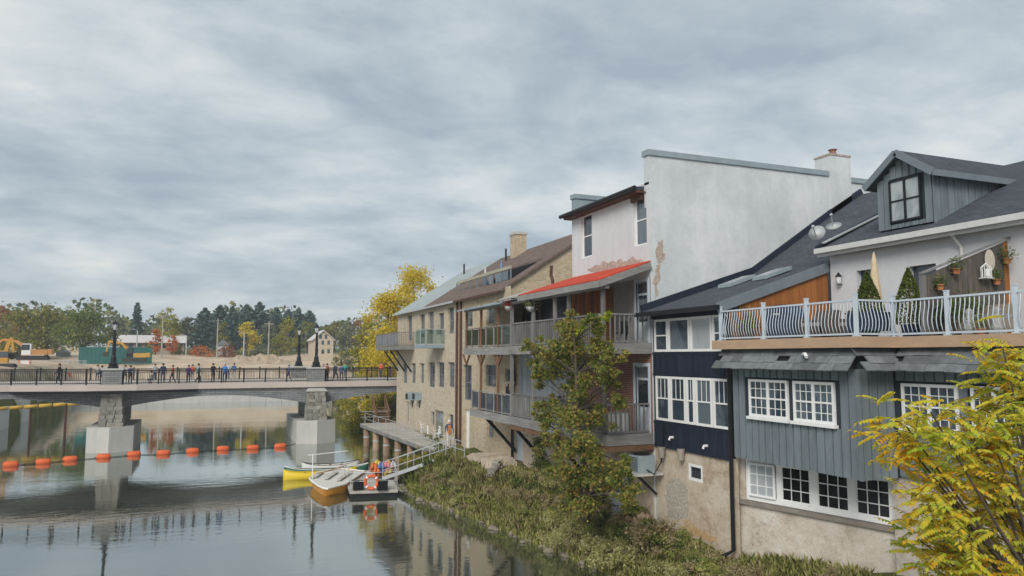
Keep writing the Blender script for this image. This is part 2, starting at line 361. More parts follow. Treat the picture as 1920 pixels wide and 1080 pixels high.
# ------------------------------------------------------------------ water
s = NT('river_water'); s.t.nodes.remove(s.b)
body = s.n('ShaderNodeBsdfDiffuse'); gl = s.n('ShaderNodeBsdfGlossy'); gl.inputs['Roughness'].default_value = .03; gl.inputs[0].default_value = (.93, .96, .95, 1)
body.inputs[0].default_value = (.052, .056, .036, 1)
bp = s.n('ShaderNodeBump'); bp.inputs['Strength'].default_value = .09; bp.inputs['Distance'].default_value = .1
wv = s.math('ADD', s.math('MULTIPLY', s.noise(1.3, 4, .55, (.55, 1.5, 1)), 1.0), s.math('MULTIPLY', s.noise(.16, 3, .5, (.6, 1.4, 1)), 1.6))
wv = s.math('MULTIPLY', wv, s.ramp(s.noise(.045, 3, .5, (.6, 1.6, 1), .6), [(.38, (.25, .25, .25)), (.62, (1, 1, 1))]))
s.l(wv, bp.inputs['Height']); s.l(bp.outputs[0], gl.inputs['Normal'])
fr = s.n('ShaderNodeFresnel'); fr.inputs['IOR'].default_value = 1.75; s.l(bp.outputs[0], fr.inputs['Normal'])
x = s.n('ShaderNodeMixShader'); s.l(s.math('MINIMUM', s.math('ADD', s.math('MULTIPLY', fr.outputs[0], .85), .3), 1.0), x.inputs[0])
s.l(body.outputs[0], x.inputs[1]); s.l(gl.outputs[0], x.inputs[2]); s.l(x.outputs[0], s.out.inputs[0])
water = struct(MB().add([(-300, -80, 0), (60, -80, 0), (60, 400, 0), (-300, 400, 0)], [(0, 1, 2, 3)]).build('water', s.m))
# ------------------------------------------------------------------ bridge
BF, BB, ZD = 71.8, 80.2, 5.62
br = thing('bridge', 'stone faced arched road bridge with black railings crossing the river', 'bridge', (0, 75, 0))
XL, XR = -60, 34; PIERS = (-7.7, 9.2)
out = [(XL, BF), (-15.2, BF), (-9.6, BF-1.5), (-5.8, BF-1.5), (-1.0, BF), (XR, BF), (XR, BB), (XL, BB)]
m = MB(); m.prism([(x, y) for x, y in out], 2, ZD-.5, ZD); m.build('deck_slab', m_slab, br)
def soffit(x):
    zs = 4.5
    for p in PIERS: zs = min(zs, 4.5-1.0*max(0, 1-abs(x-p)/7.5)**1.5)
    return zs
for nm, y0, y1 in (('arch_girder', BF+.25, BF+.75), ('arch_girder', BB-.75, BB-.25)):
    xs = [XL+i*.5 for i in range(int((XR-XL)/.5)+1)]
    m = MB(); m.prism([(x, ZD-.5) for x in (XR, XL)]+[(x, soffit(x)) for x in xs], 1, y0, y1); m.build(nm, m_girder, br)
m = MB(); m.box(XL, XR, BF+.75, BB-.75, 4.7, ZD-.5); m.build('underside', m_conc, br)
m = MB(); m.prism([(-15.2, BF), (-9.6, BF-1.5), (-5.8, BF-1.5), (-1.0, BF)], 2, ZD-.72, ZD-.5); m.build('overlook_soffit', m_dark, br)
stone_me = []
for k in range(5):
    q = MB(); a, b, c = .5, .5, .5; n = [random.uniform(.36, .5) for _ in range(24)]
    q.add([(sx*n[(i*3) % 24], sy_*n[(i*3+1) % 24], sz*n[(i*3+2) % 24]) for i, (sx, sy_, sz) in enumerate([(-1,-1,-1),(1,-1,-1),(1,1,-1),(-1,1,-1),(-1,-1,1),(1,-1,1),(1,1,1),(-1,1,1)])],
          [(0,3,2,1),(4,5,6,7),(0,1,5,4),(1,2,6,5),(2,3,7,6),(3,0,4,7)])
    stone_me.append(q.mesh('stone', mat('pier_block', (.33, .31, .27), .95, .3, 3, .6, 14, island=.35)))
for ip, p in enumerate(PIERS):
    y0 = 70.3+.2*ip; zt = 2.1
    foot = [(p-1.75, y0+.75), (p, y0), (p+1.75, y0+.85), (p+1.75, BB-1.5+2.5*ip), (p-1.75, BB-1.5+2.5*ip)]
    m = MB(); m.prism(foot, 2, -2, zt); pf = m.build('pier_footing', m_conc, br)
    m = MB(); m.box(p-.75, p+.75, y0+1.9, BB-.3, zt, 4.9); m.build('pier_wall', m_girder, br)
    zc = 4.86 if ip == 0 else 4.75; wb, wt = .95, .74
    m = MB(); m.prism([(p-wb+.12, zt), (p+wb-.12, zt), (p+wt-.12, zc), (p-wt+.12, zc)], 1, y0+.72, y0+1.95); col_ = m.build('pier_column', m_pier, br)
    rows = 8
    for r_ in range(rows):
        z0 = zt+(zc-zt)*r_/rows; hh = (zc-zt)/rows; w = wb+(wt-wb)*(r_+.5)/rows; cuts = sorted([-1, 1]+[random.uniform(-.5, -.1), random.uniform(.15, .6)])
        for a, b in zip(cuts, cuts[1:]):
            inst('stone', random.choice(stone_me), col_, (p+w*(a+b)/2, y0+.78, z0+hh/2), 0, (w*(b-a)*1.1, .42, hh*1.12))
        for sx in (-1, 1):
            for q in (0, 1): inst('stone', random.choice(stone_me), col_, (p+sx*(w-.1), y0+1.15+q*.55, z0+hh/2), 0, (.36, .6, hh*1.12))
    if ip == 1:
        m = MB(); m.prism([(p-.95, zc), (p+.95, zc), (p+.7, zc+.28), (p-.7, zc+.28)], 1, y0+.5, y0+1.75); m.build('pier_cap', m_conc, br)
# pilasters
def rail_y(x):
    return lerp(x, [(-15.2, BF), (-9.6, BF-1.5), (-5.8, BF-1.5), (-1.0, BF)])
PIL = []
for p in PIERS:
    for side in (0, 1):
        y = (rail_y(p)+.55) if side == 0 else BB-.5
        if side: p = PY(213 if p < 0 else 560, 690, y).x
        pl = MB().box(p-.75, p+.75, y-.5, y+.5, ZD-.05, ZD+1.22).build('pilaster', m_pilaster, br)
        c = MB(); c.box(p-.85, p+.85, y-.6, y+.6, ZD+1.22, ZD+1.36); c.build('cap_stone', m_conc, pl); PIL.append((p, y))
# railing
def rail_run(pts):
    t = MB(); bal = MB()
    for (x0, y0), (x1, y1) in zip(pts, pts[1:]):
        for z, w in ((ZD+1.16, .09), (ZD+1.02, .05), (ZD+.12, .06)): t.bar((x0, y0, z), (x1, y1, z), w)
        n = max(1, int(math.hypot(x1-x0, y1-y0)/.14))
        for i in range(n):
            u = (i+.5)/n; x = x0+(x1-x0)*u; y = y0+(y1-y0)*u; bal.bar((x, y, ZD+.12), (x, y, ZD+1.02), .022)
    t.build('handrail', m_black, br); stuff(bal.build('balusters', m_black, br))
pm = MB().box(-.055, .055, -.055, .055, 0, 1.24).ball((0, 0, 1.27), .07, n=8, m=5).mesh('post', m_black)
def posts(pts, step):
    for (x0, y0), (x1, y1) in zip(pts, pts[1:]):
        d = math.hypot(x1-x0, y1-y0); n = max(1, round(d/step))
        for i in range(n): inst('rail_post', pm, br, (x0+(x1-x0)*i/n, y0+(y1-y0)*i/n, ZD))
for (a, b) in ((-45, PIERS[0]-.8), (PIERS[0]+.8, PIERS[1]-.8), (PIERS[1]+.8, 30)):
    ks = [a]+[k for k in (-15.2, -9.6, -5.8, -1.0) if a < k < b]+[b]
    pts = [(k, rail_y(k)+.3) for k in ks]; rail_run(pts); posts(pts, 2.0)
    pts = [(a, BB-.3), (b, BB-.3)]; rail_run(pts); posts(pts, 2.0)
m = MB(); m.box(XL, XR, BF+1.9, BF+2.05, ZD, ZD+.14); m.box(XL, XR, BB-2.05, BB-1.9, ZD, ZD+.14); m.build('kerb', m_conc, br)
# lamps on the pilasters
m_lamp = mat('frosted_lantern', (.7, .72, .72), .3, .05, 3, 0)
def street_lamp(x, y, z, label):
    t = thing('street_lamp', label, 'street lamp', (x, y, z), 'lamps on the bridge pilasters')
    m = MB(); m.lathe((x, y, z), [(.42, 0), (.42, .14), (.34, .2), (.36, .42), (.24, .55), (.2, .95), (.15, 1.05), (.14, 1.1)], 12); m.build('base', m_black, t, False)
    m = MB(); m.lathe((x, y, z), [(.14, 1.1), (.1, 3.1), (.17, 3.15), (.08, 3.25)], 12); m.build('post', m_black, t)
    m = MB(); m.lathe((x, y, z), [(.11, 3.25), (.23, 3.72)], 6); m.build('lantern', m_lamp, t)
    m = MB(); m.lathe((x, y, z), [(.32, 3.72), (.3, 3.76), (.12, 3.95), (.03, 4.0), (.02, 4.12)], 6)
    for k in range(6):
        a = math.pi/3*k; m.bar((x+.11*math.cos(a), y+.11*math.sin(a), z+3.25), (x+.235*math.cos(a), y+.235*math.sin(a), z+3.72), .025)
    m.build('lantern_roof', m_black, t)
for (x, y), lb in zip(PIL, ('black lantern lamp post on near pilaster above left bridge pier', 'black lantern lamp post just behind, on far side of left pier', 'black lantern lamp post on near pilaster above right bridge pier', 'black lantern lamp post on far pilaster above right bridge pier')):
    street_lamp(x, y, ZD+1.36, lb)
# ------------------------------------------------------------------ building helpers
def bx(m, ax, c0, c1, a0, a1, z0, z1):
    return m.box(c0, c1, a0, a1, z0, z1) if ax == 0 else m.box(a0, a1, c0, c1, z0, z1)
def wall(m, ax, c, a0, a1, z0, z1, holes=(), depth=.22):
    A = sorted({a0, a1, *[h[0] for h in holes], *[h[1] for h in holes]}); Z = sorted({z0, z1, *[h[2] for h in holes], *[h[3] for h in holes]})
    P = (lambda a, z, d=0: (c+d, a, z)) if ax == 0 else (lambda a, z, d=0: (a, c+d, z))
    for p, q in zip(A, A[1:]):
        for s_, t in zip(Z, Z[1:]):
            ca, cz = (p+q)/2, (s_+t)/2
            if any(h[0] < ca < h[1] and h[2] < cz < h[3] for h in holes): continue
            m.add([P(p, s_), P(q, s_), P(q, t), P(p, t)], [(0, 1, 2, 3) if ax else (3, 2, 1, 0)])
    for h in holes:
        a, b, s_, t = h
        for (u, v), (w, x) in (((a, s_), (b, s_)), ((b, s_), (b, t)), ((b, t), (a, t)), ((a, t), (a, s_))):
            m.add([P(u, v), P(w, x), P(w, x, depth), P(u, v, depth)], [(0, 1, 2, 3)])
    return m
def window(parent, ax, c, a0, a1, z0, z1, fm, gm_, units=1, cols=1, rows=1, sash=True, fw=.06, th=.06, sill=None, label=None, top_only=False):
    if a0 > a1: a0, a1 = a1, a0
    m = MB(); d = c+.05
    bx(m, ax, c, c+th, a0, a1, z1-fw, z1); bx(m, ax, c, c+th, a0, a1, z0, z0+fw)
    w = (a1-a0)/units
    for i in range(units+1):
        ce = a0+w*i; l_, r_ = (ce, ce+fw) if i == 0 else ((ce-fw, ce) if i == units else (ce-fw*.6, ce+fw*.6))
        bx(m, ax, c+.002, c+th, l_, r_, z0+fw, z1-fw)
    for i in range(units):
        p, q = a0+w*i+fw*.6, a0+w*(i+1)-fw*.6; zm = (z0+z1)/2
        if sash: bx(m, ax, c+.012, c+th-.006, p, q, zm-.025, zm+.025)
        for k in range(1, cols):
            ce = p+(q-p)*k/cols; bx(m, ax, c+.026, c+th-.009, ce-.011, ce+.011, zm if top_only else z0+fw, z1-fw)
        for k in range(1, rows):
            ce = z0+(z1-z0)*k/rows
            if sash and abs(ce-zm) < .05: continue
            bx(m, ax, c+.028, c+th-.011, p, q, ce-.011, ce+.011)
    o = m.build('window', fm, parent)
    g = MB(); bx(g, ax, c+.04, c+.05, a0+.02, a1-.02, z0+.02, z1-.02); g.build('pane', gm_, o)
    if sill: s_ = MB(); bx(s_, ax, c-.07, c+th, a0-.06, a1+.06, z0-.09, z0-.003); s_.build('sill', sill, o)
    if label: o['label'] = label
    return o
def rectX(c, x0, y0, x1, y1):
    a = PX(x0, y0, c); b = PX(x1, y1, c); return min(a.y, b.y), max(a.y, b.y), min(a.z, b.z), max(a.z, b.z)
def rectY(c, x0, y0, x1, y1):
    a = PY(x0, y0, c); b = PY(x1, y1, c); return min(a.x, b.x), max(a.x, b.x), min(a.z, b.z), max(a.z, b.z)
def roofslab(parent, name, mt, prof, y0, y1, th=.14):
    # prof: (x, z) points of the top surface going up from the eave
    m = MB(); poly = list(prof)+[(x, z-th) for x, z in reversed(prof)]; m.prism(poly, 1, y0, y1); return m.build(name, mt, parent)
# ================================================================== STONE BLOCK (two far buildings)
XS, YS0, YSM, YSR, YS1 = 15.8, 40.36, 49.1, 57.5, 67.3; EV = 12.05; RX, RZ = 22.3, 16.25
sa = thing('stone_building', 'far cream rubble stone building with pale green roof beside the boardwalk', 'building', (XS+4, 58, 2))
sb = thing('stone_building', 'stone building with brown shingle roof and cut-in roof terrace', 'building', (XS+4, 44, 2))
wa = []; 
def W(px0, py0, px1, py1): return rectX(XS, px0, py0, px1, py1)
for x in (809, 826.5, 846): wa.append(W(x-6, 679, x+6, 727))
for x in (759, 775, 791): wa.append(W(x-4, 681, x+4, 719))
for x0, x1, y0, y1 in ((803, 813, 585, 626), (822, 832, 588, 630), (840, 851, 577, 625), (787, 796, 590, 632), (764, 772, 592, 638)): wa.append(W(x0, y0, x1, y1))
small = [W(808, 771, 814, 798), W(841, 776, 850, 800), W(762, 752, 766, 792)]
door_a = W(815, 768, 831, 819); door_a = (door_a[0], door_a[1], 2.0, door_a[3])
m = wall(MB(), 0, XS, YSM, YS1, 0, EV, wa+small+[door_a]); m.add([(XS, YS1, 0), (RX*2-XS, YS1, 0), (RX*2-XS, YS1, EV), (RX, YS1, RZ-.1), (XS, YS1, EV)], [(0, 1, 2, 3, 4)])
m.build('wall', m_stone, sa)
for h in wa: window(sa, 0, XS+.16, *h, m_greyd, g_mid, 1, 1, 1, True, .07, sill=m_conc)
for h in small: window(sa, 0, XS+.16, *h, m_greyd, g_dark, 1, 1, 1, False, .06)
dm = MB(); dm.box(XS+.1, XS+.16, door_a[0]+.02, door_a[1]-.02, 2.02, 3.1); dm.box(XS+.1, XS+.16, door_a[0]+.02, door_a[0]+.14, 3.1, door_a[3]); dm.box(XS+.1, XS+.16, door_a[1]-.14, door_a[1]-.02, 3.1, door_a[3]); dm.box(XS+.1, XS+.16, door_a[0]+.14, door_a[1]-.14, door_a[3]-.14, door_a[3])
do = dm.build('door', mat('olive_door', (.2, .2, .16), .6), sa); MB().box(XS+.13, XS+.14, door_a[0]+.14, door_a[1]-.14, 3.1, door_a[3]-.14).build('pane', g_pale, do)
roofslab(sa, 'roof', m_green, [(XS-.35, EV-.2), (RX, RZ), (RX*2-XS+.3, EV-.2)], YSR, YS1+.25)
roofslab(sa, 'roof', m_brown, [(XS-.35, EV-.22), (RX, RZ-.03), (RX*2-XS+.3, EV-.22)], YSM, YSR)['label'] = 'brown shingled part of the roof'
MB().box(XS-.42, XS-.3, YSM, YS1+.25, EV-.34, EV-.2).build('gutter', m_pale, sa)
wb = [W(868, 684, 884, 752), W(911, 684, 930, 726), W(947, 692, 958, 716), W(872, 578, 886, 612), W(912, 577, 926, 606)]
wb2 = [W(913, 786, 925, 822)]; door_b = W(872, 767, 880, 838); door_b = (door_b[0], door_b[1], 2.0, door_b[3])
m = wall(MB(), 0, XS, YS0, YSM, 0, EV, wb+wb2+[door_b])
m.add([(XS, YS0, 0), (RX*2-XS, YS0, 0), (RX*2-XS, YS0, EV), (RX, YS0, RZ-.15), (XS, YS0, EV)], [(4, 3, 2, 1, 0)])
m.build('wall', m_stone_b, sb)
for h in wb+wb2: window(sb, 0, XS+.16, *h, m_greyd, g_mid, 1, 1, 1, True, .07, sill=m_conc)
MB().box(XS+.12, XS+.17, door_b[0], door_b[1], 2.0, door_b[3]).build('door', m_wpaint, sb)
# brown roof with a terrace cut into it
ter = [PX(x, 520, XS+1.6) for x in (880, 990)]; ty0, ty1 = 41.8, 47.6
tx0, tx1 = XS+1.0, XS+3.3
zr = lambda x: EV-.22+(x-XS+.35)*(RZ-EV+.19)/(RX-XS+.35)
m = MB()
def slabpart(x0, x1, y0, y1): m.prism([(x0, zr(x0)), (x1, zr(x1)), (x1, zr(x1)-.14), (x0, zr(x0)-.14)], 1, y0, y1)
slabpart(XS-.35, tx0, YS0-.2, YSM); slabpart(tx1, RX, YS0-.2, YSM); slabpart(tx0, tx1, YS0-.2, ty0); slabpart(tx0, tx1, ty1, YSM)
m.prism([(RX, RZ-.03), (RX*2-XS+.3, EV-.2), (RX*2-XS+.3, EV-.34), (RX, RZ-.17)], 1, YS0-.2, YSM); m.build('roof', m_brown, sb)
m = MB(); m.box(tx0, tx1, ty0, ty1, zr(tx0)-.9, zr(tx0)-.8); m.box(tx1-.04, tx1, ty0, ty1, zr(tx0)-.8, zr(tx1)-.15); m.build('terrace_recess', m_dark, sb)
m = MB(); m.bar((tx0, ty0, zr(tx0)+.75), (tx0, ty1+5, zr(tx0)+.75), .12, .2); m.build('terrace_beam', mat('pale_beam', (.4, .38, .3), .8), sb)
for i in range(8):
    y = ty0+i*(ty1+5-ty0)/7; MB().box(tx0-.04, tx0+.04, y-.04, y+.04, zr(tx0)-.1, zr(tx0)+.68).build('terrace_post', m_greyd, sb)
for i in range(4):
    y = ty0+.4+i*1.3; MB().box(tx0-.01, tx0+.01, y, y+.9, zr(tx0)+.02, zr(tx0)+.6).build('terrace_panel', g_mid, sb)
MB().box(XS-.42, XS-.3, YS0-.2, YSM-.02, EV-.36, EV-.22).build('gutter', m_iron, sb)
ch = PX(973, 470, RX-.6)
m = MB(); m.box(RX-1.1, RX-.2, ch.y-.55, ch.y+.55, 14.5, 17.3); c_ = m.build('chimney', m_stone_b, sb); MB().box(RX-1.17, RX-.13, ch.y-.62, ch.y+.62, 17.3, 17.5).build('chimney_cap', m_conc, c_)
for y, z in ((PX(953, 482, RX-1).y, 15.9), (PX(874, 522, RX-1).y, 15.9)):
    MB().tube([(RX-1.2, y, 15.2), (RX-1.2, y, z+.5)], .08).build('vent_pipe', m_black, sb)
for x, y in ((856, 700), (863, 700)):
    p = PX(x, y, XS-.1); MB().tube([(XS-.1, p.y, 2.1), (XS-.1, p.y, EV-.3)], .09).build('downpipe', m_iron, sb)
# roof terrace umbrellas
def parasol(x, y, z, h, col, label, r=.16, grp=None):
    t = thing('closed_parasol', label, 'parasol', (x, y, z), grp)
    MB().tube([(x, y, z), (x, y, z+h)], .02).build('pole', m_pale, t)
    m = MB(); m.lathe((x, y, z+h*.32), [(r*.55, 0), (r, h*.06), (r*.75, h*.3), (r*.35, h*.58), (.03, h*.66)], 9); m.build('folded_canopy', col, t); return t
mp_w = mat('white_canvas', (.6, .6, .62), .9); mp_b = mat('blue_canvas', (.2, .28, .5), .9); mp_c = mat('cream_canvas', (.62, .5, .33), .9, .2, 8, .3, 20, stretch=(4, 4, .4))
q = PX(910, 522, tx0+.5); parasol(tx0+.5, q.y, zr(tx0)-.8, 2.3, mp_w, 'white closed parasol on brown roof terrace'); q = PX(940, 515, tx0+.5); parasol(tx0+.5, q.y, zr(tx0)-.8, 2.3, mp_b, 'blue closed parasol on brown roof terrace')
# far balcony (grey) and glass balcony on the stone building
def pick_rail(parent, p, q, z0, z1, step, mt, w=.03, top=.08, panel=None):
    p = Vector(p); q = Vector(q); d = q-p; n = max(2, int(d.length/step)); me = MB().box(-w/2, w/2, -w/2, w/2, z0+.06, z1-.02).mesh('picket', mt)
    if panel is None:
        for i in range(1, n): inst('picket', me, parent, (p.x+d.x*i/n, p.y+d.y*i/n, 0))
    MB().bar((p.x, p.y, z1), (q.x, q.y, z1), top, .06).build('rail', mt, parent); MB().bar((p.x, p.y, z0+.08), (q.x, q.y, z0+.08), top*.7, .06).build('rail', mt, parent)
    if panel:
        k = max(1, round(d.length/1.3))
        for i in range(k):
            a = p+d*((i+.06)/k); b = p+d*((i+.94)/k); m = MB(); m.bar((a.x, a.y, (z0+z1)/2+.03), (b.x, b.y, (z0+z1)/2+.03), .03, z1-z0-.2); m.build('rail_panel', panel, parent)
        for i in range(k+1):
            a = p+d*(i/k); MB().box(a.x-.04, a.x+.04, a.y-.04, a.y+.04, z0, z1+.03).build('rail_post', mt, parent)
fb = thing('balcony', 'grey cantilevered balcony with mesh panels on far stone building', 'balcony', (14.8, 65, 8.9))
bx0 = 14.3; by0, by1 = 61.0, 69.6
MB().box(bx0, XS, by0, by1, 8.55, 8.85).build('deck', w_greyy, fb)
m_mesh = mat('grey_mesh_panel', (.2, .21, .23), .6)
pick_rail(fb, (bx0+.05, by0, 0), (bx0+.05, by1, 0), 8.85, 10.0, .2, w_grey, panel=m_mesh); pick_rail(fb, (bx0, by0+.05, 0), (XS, by0+.05, 0), 8.85, 10.0, .18, w_grey)
for y in (62, 64.4, 66.8): MB().bar((bx0+.2, y, 8.5), (XS-.02, y, 6.7), .12).build('brace', m_black, fb)
gb = thing('glass_balcony', 'small balcony with clear glass railing and potted plant on it', 'balcony', (15, 54, 8.9))
MB().box(14.35, XS, 52.3, 55.3, 8.6, 8.85).build('deck', m_flash, gb)
for a, b in (((14.38, 52.3), (14.38, 55.3)), ((14.35, 52.33), (XS, 52.33))):
    m = MB(); m.bar((a[0], a[1], 9.42), (b[0], b[1], 9.42), .02, 1.05); m.build('glass_panel', g_clear, gb)
    m = MB(); m.bar((a[0], a[1], 9.98), (b[0], b[1], 9.98), .04, .04); m.bar((a[0], a[1], 8.88), (b[0], b[1], 8.88), .04, .06); m.build('rail', m_pale, gb)
for x, y in ((14.38, 52.33), (14.38, 55.3), (14.38, 53.8)): MB().box(x-.03, x+.03, y-.03, y+.03, 8.85, 10.0).build('rail_post', m_pale, gb)
# wall mounted units and wooden steps at the far end
for k, (x, y) in enumerate(((768, 743), (781, 743))):
    q = PX(x, y, XS-.3); t = thing('wall_fan_unit', ['left', 'right'][k]+' grey ventilation unit hung on far stone wall', 'vent unit', (XS-.3, q.y, q.z), 'units on the stone wall')
    MB().box(XS-.55, XS-.01, q.y-.5, q.y+.5, q.z-.3, q.z+.3).build('casing', m_flash, t); MB().box(XS-.58, XS-.552, q.y-.35, q.y+.35, q.z-.22, q.z+.22).build('grille', m_black, t)
    MB().bar((XS-.05, q.y, q.z-.9), (XS-.05, q.y, q.z-.3), .06).build('bracket', m_black, t)
st = thing('wooden_stair', 'brown wooden stair beside far corner of stone building', 'stair', (15, 70, 1.9))
for i in range(7): MB().box(14.2, 15.4, 68.4+i*.28, 68.7+i*.28, 1.9+i*.2, 2.0+i*.2).build('step', w_brown, st)
for x in (14.2, 15.4):
    MB().bar((x, 68.4, 2.0), (x, 70.4, 3.4), .06, .24).build('stringer', w_brown, st); MB().bar((x, 68.4, 2.95), (x, 70.4, 4.35), .07).build('handrail', w_brown, st)
    for i in range(4): MB().box(x-.04, x+.04, 68.4+i*.65, 68.48+i*.65, 1.9+i*.45, 3.0+i*.45).build('baluster', w_brown, st)
# ================================================================== INFILL WING between stone block and white building
YW0, YW1, XW, ZT = 25.05, 31.95, 16.06, 16.12
wg = thing('rear_wing', 'low rear wing behind the timber balconies with dark boarded upper floor', 'building', (17, 36, 2))
d1 = rectX(XW, 964, 795, 980, 872); d1 = (d1[0], d1[1], 2.05, d1[3])
m = wall(MB(), 0, XW+.02, YW1, YS0, 0, 5.0, [d1]); m.build('basement_wall', m_foundation, wg)
MB().box(XW+.12, XW+.17, d1[0], d1[1], d1[2], d1[3]).build('door', m_rail, wg)
zc_ = [PX(962, 660, XW).y, PX(1068, 660, XW).y]
n = 16
for i in range(n):
    y0 = YW1+(38.4-YW1)*i/n; y1 = YW1+(38.4-YW1)*(i+1)/n
    MB().box(XW-.1-.02*(i % 2), XW+.1, y0, y1, 5.0, 8.3).build('metal_sheet', mat('weathered_sheet', (.36, .39, .42), .6, .3, 1.2, .1, 30, metal=.2, stretch=(3, 3, .3)), wg)
MB().box(XW+.1, XW+.3, 38.4, YS0, 5.0, 8.3).build('lower_wall', m_stone_b, wg)
n = 22
for i in range(n):
    y0 = YW1+(YS0-YW1)*i/n; y1 = YW1+(YS0-YW1)*(i+1)/n
    MB().box(XW+.9, XW+1.0-.015*(i % 3), y0+.008, y1-.008, 8.3, 11.3).build('board', w_dark if i % 5 else w_brown, wg)
MB().box(XW-.2, XW+6, YW1, YS0, 11.3, 11.42).build('roof', m_brown, wg)
MB().box(XW+.1, XW+6, YW1, YS0, 8.2, 8.3).build('floor', w_greyy, wg)
q = PX(1037, 540, XW+.5); MB().tube([(XW+.5, q.y, 11.4), (XW+.5, q.y+.05, 12.0), (XW+.5, q.y+.25, 12.3), (XW+.5, q.y+.2, 12.8)], .09, 8).build('stove_pipe', m_iron, wg)
# ================================================================== WHITE BUILDING
wh = thing('white_building', 'tall white stucco building with blank weathered side wall and chimney', 'building', (20, 28, 2))
w1 = rectX(XW, 1187, 368, 1213, 457); w2 = rectX(XW, 1089, 405, 1110, 480); ZB = 11.15
m = wall(MB(), 0, XW, YW0, YW1, ZB, 15.0, [w1, w2]); m.build('front_wall', m_white, wh)
ud = rectX(XW, 1196, 510, 1218, 640); ud = (25.25, 26.15, 8.4, 11.0)
m = wall(MB(), 0, XW, YW0, YW1, 8.3, ZB, [ud]); m.build('porch_wall', mat('grey_painted_brick', (.3, .29, .28), .9, .2, 2, .3, 20), wh)
ld = (25.3, 26.3, 5.0, 7.6)
m = wall(MB(), 0, XW, YW0, YW1, 4.3, 8.3, [ld]); m.build('brick_wall', m_brick, wh)
m = wall(MB(), 0, XW, YW0, YW1, 0, 4.3); m.build('basement_wall', m_foundation, wh)
m = MB(); m.add([(XW, YW0, 0), (34, YW0, 0), (34, YW0, ZT), (XW, YW0, ZT)], [(0, 1, 2, 3)]); m.add([(XW, YW0, ZT), (34, YW0, ZT), (34, YW0+.35, ZT), (XW, YW0+.35, ZT)], [(0, 1, 2, 3)])
m.add([(XW, YW0, 14.9), (XW, YW0, ZT), (XW, YW0+.35, ZT), (XW, YW0+.35, 14.9)], [(0, 1, 2, 3)]); m.add([(XW, YW0+.35, ZT), (34, YW0+.35, ZT), (34, YW0+.35, 14), (XW, YW0+.35, 14)], [(0, 1, 2, 3)]); m.build('side_wall', m_plaster, wh)
m = MB(); m.box(XW+.06, 34, YW1-.35, YW1-.01, 0, ZT-.52); m.build('far_wall', m_white, wh)
MB().box(XW-.06, 25.5, YW0-.07, YW0+.42, ZT-.03, ZT+.2).build('parapet_cap', m_flash, wh); MB().box(26.75, 34, YW0-.07, YW0+.42, ZT-.2, ZT+.03).build('parapet_cap', m_flash, wh)
MB().box(XW-.06, XW+3, YW1-.42, YW1+.07, ZT-.5, ZT-.28).build('parapet_cap', m_flash, wh); MB().box(XW+.0, XW+2.5, YW1-.36, YW1+.01, 15, ZT-.5).build('far_parapet', m_flash, wh)
m = MB(); m.prism([(XW-.42, 14.83), (XW+6, 15.7), (XW+6, 15.5), (XW-.42, 14.68)], 1, YW0+.36, YW1+.15); m.build('roof', m_shing, wh)
MB().tube([(XW-.48, YW0+.3, 14.78), (XW-.48, YW1+.3, 14.78)], .1).build('gutter', m_black, wh)
MB().box(XW-.4, XW-.002, YW0+.3, YW1+.1, 14.6, 14.68).build('soffit', m_iron, wh)
MB().box(XW-.12, XW+.0, YW0+.42, YW0+1.25, 14.35, 14.6).build('window_head', m_iron, wh)
for h in (w1, w2): window(wh, 0, XW+.1, *h, m_wpaint, g_mid, 1, 1, 1, True, .08, sill=m_white)
m = MB(); m.box(25.55, 26.75, YW0-.12, YW0+.8, 13.5, 17.05); ch = m.build('chimney', m_plaster, wh); MB().box(25.52, 26.78, YW0-.15, YW0+.83, 17.05, 17.13).build('brick_course', m_peel, ch)
MB().lathe((26.15, YW0+.3, 17.16), [(.16, 0), (.14, .25), (.2, .27), (.2, .3)], 10).build('chimney_pot', m_brick_s, ch)
for o_, hh in (('door', ud), ('door', ld)):
    m = MB(); m.box(XW+.05, XW+.1, hh[0], hh[1], hh[2], hh[3]); dd = m.build(o_, m_rail, wh)
    m = MB(); m.box(XW-.04, XW+.1, hh[0]-.12, hh[0], hh[2], hh[3]); m.box(XW-.04, XW+.1, hh[1], hh[1]+.12, hh[2], hh[3]); m.box(XW-.04, XW+.1, hh[0]-.12, hh[1]+.12, hh[3], hh[3]+.14); m.build('door_frame', m_rail, dd)
    MB().box(XW+.03, XW+.049, hh[0]+.15, hh[1]-.15, hh[2]+1.0, hh[3]-.55).build('pane', g_dark, dd); MB().box(XW+.03, XW+.049, hh[0]+.1, hh[1]-.1, hh[3]-.45, hh[3]-.05).build('transom', g_dark, dd)
for i in range(14):
    y0 = 28.0+i*.28; MB().box(XW-.05-.01*(i % 2), XW-.003, y0+.006, y0+.274, 8.4, 11.0).build('board', w_orange if i % 3 else w_brown, wh)
def patch(ax, c, pts, parent, mt, nm):
    m = MB(); vs = [((c, a, z) if ax == 0 else (a, c, z)) for a, z in pts]; k = len(vs)
    n_ = (-.012, 0, 0) if ax == 0 else (0, -.012, 0)
    top = [tuple(v[i]+n_[i] for i in range(3)) for v in vs]; m.add(vs+top, [tuple(range(k, 2*k))]+[(i, (i+1) % k, k+(i+1) % k, k+i) for i in range(k)]); m.build(nm, mt, parent)
def blob(ax, c, pix, parent, mt=None, nm='bare_patch'):
    hp = [(PX if ax == 0 else PY)(x, y, c) for x, y in pix]; pts = []
    for a, b in zip(hp, hp[1:]+hp[:1]):
        for t in (0, .2, .4, .6, .8):
            p = a.lerp(b, t); pts.append(((p.y if ax == 0 else p.x)+random.uniform(-.09, .09), p.z+random.uniform(-.09, .09)))
    patch(ax, c, pts, parent, mt or m_peel, nm)
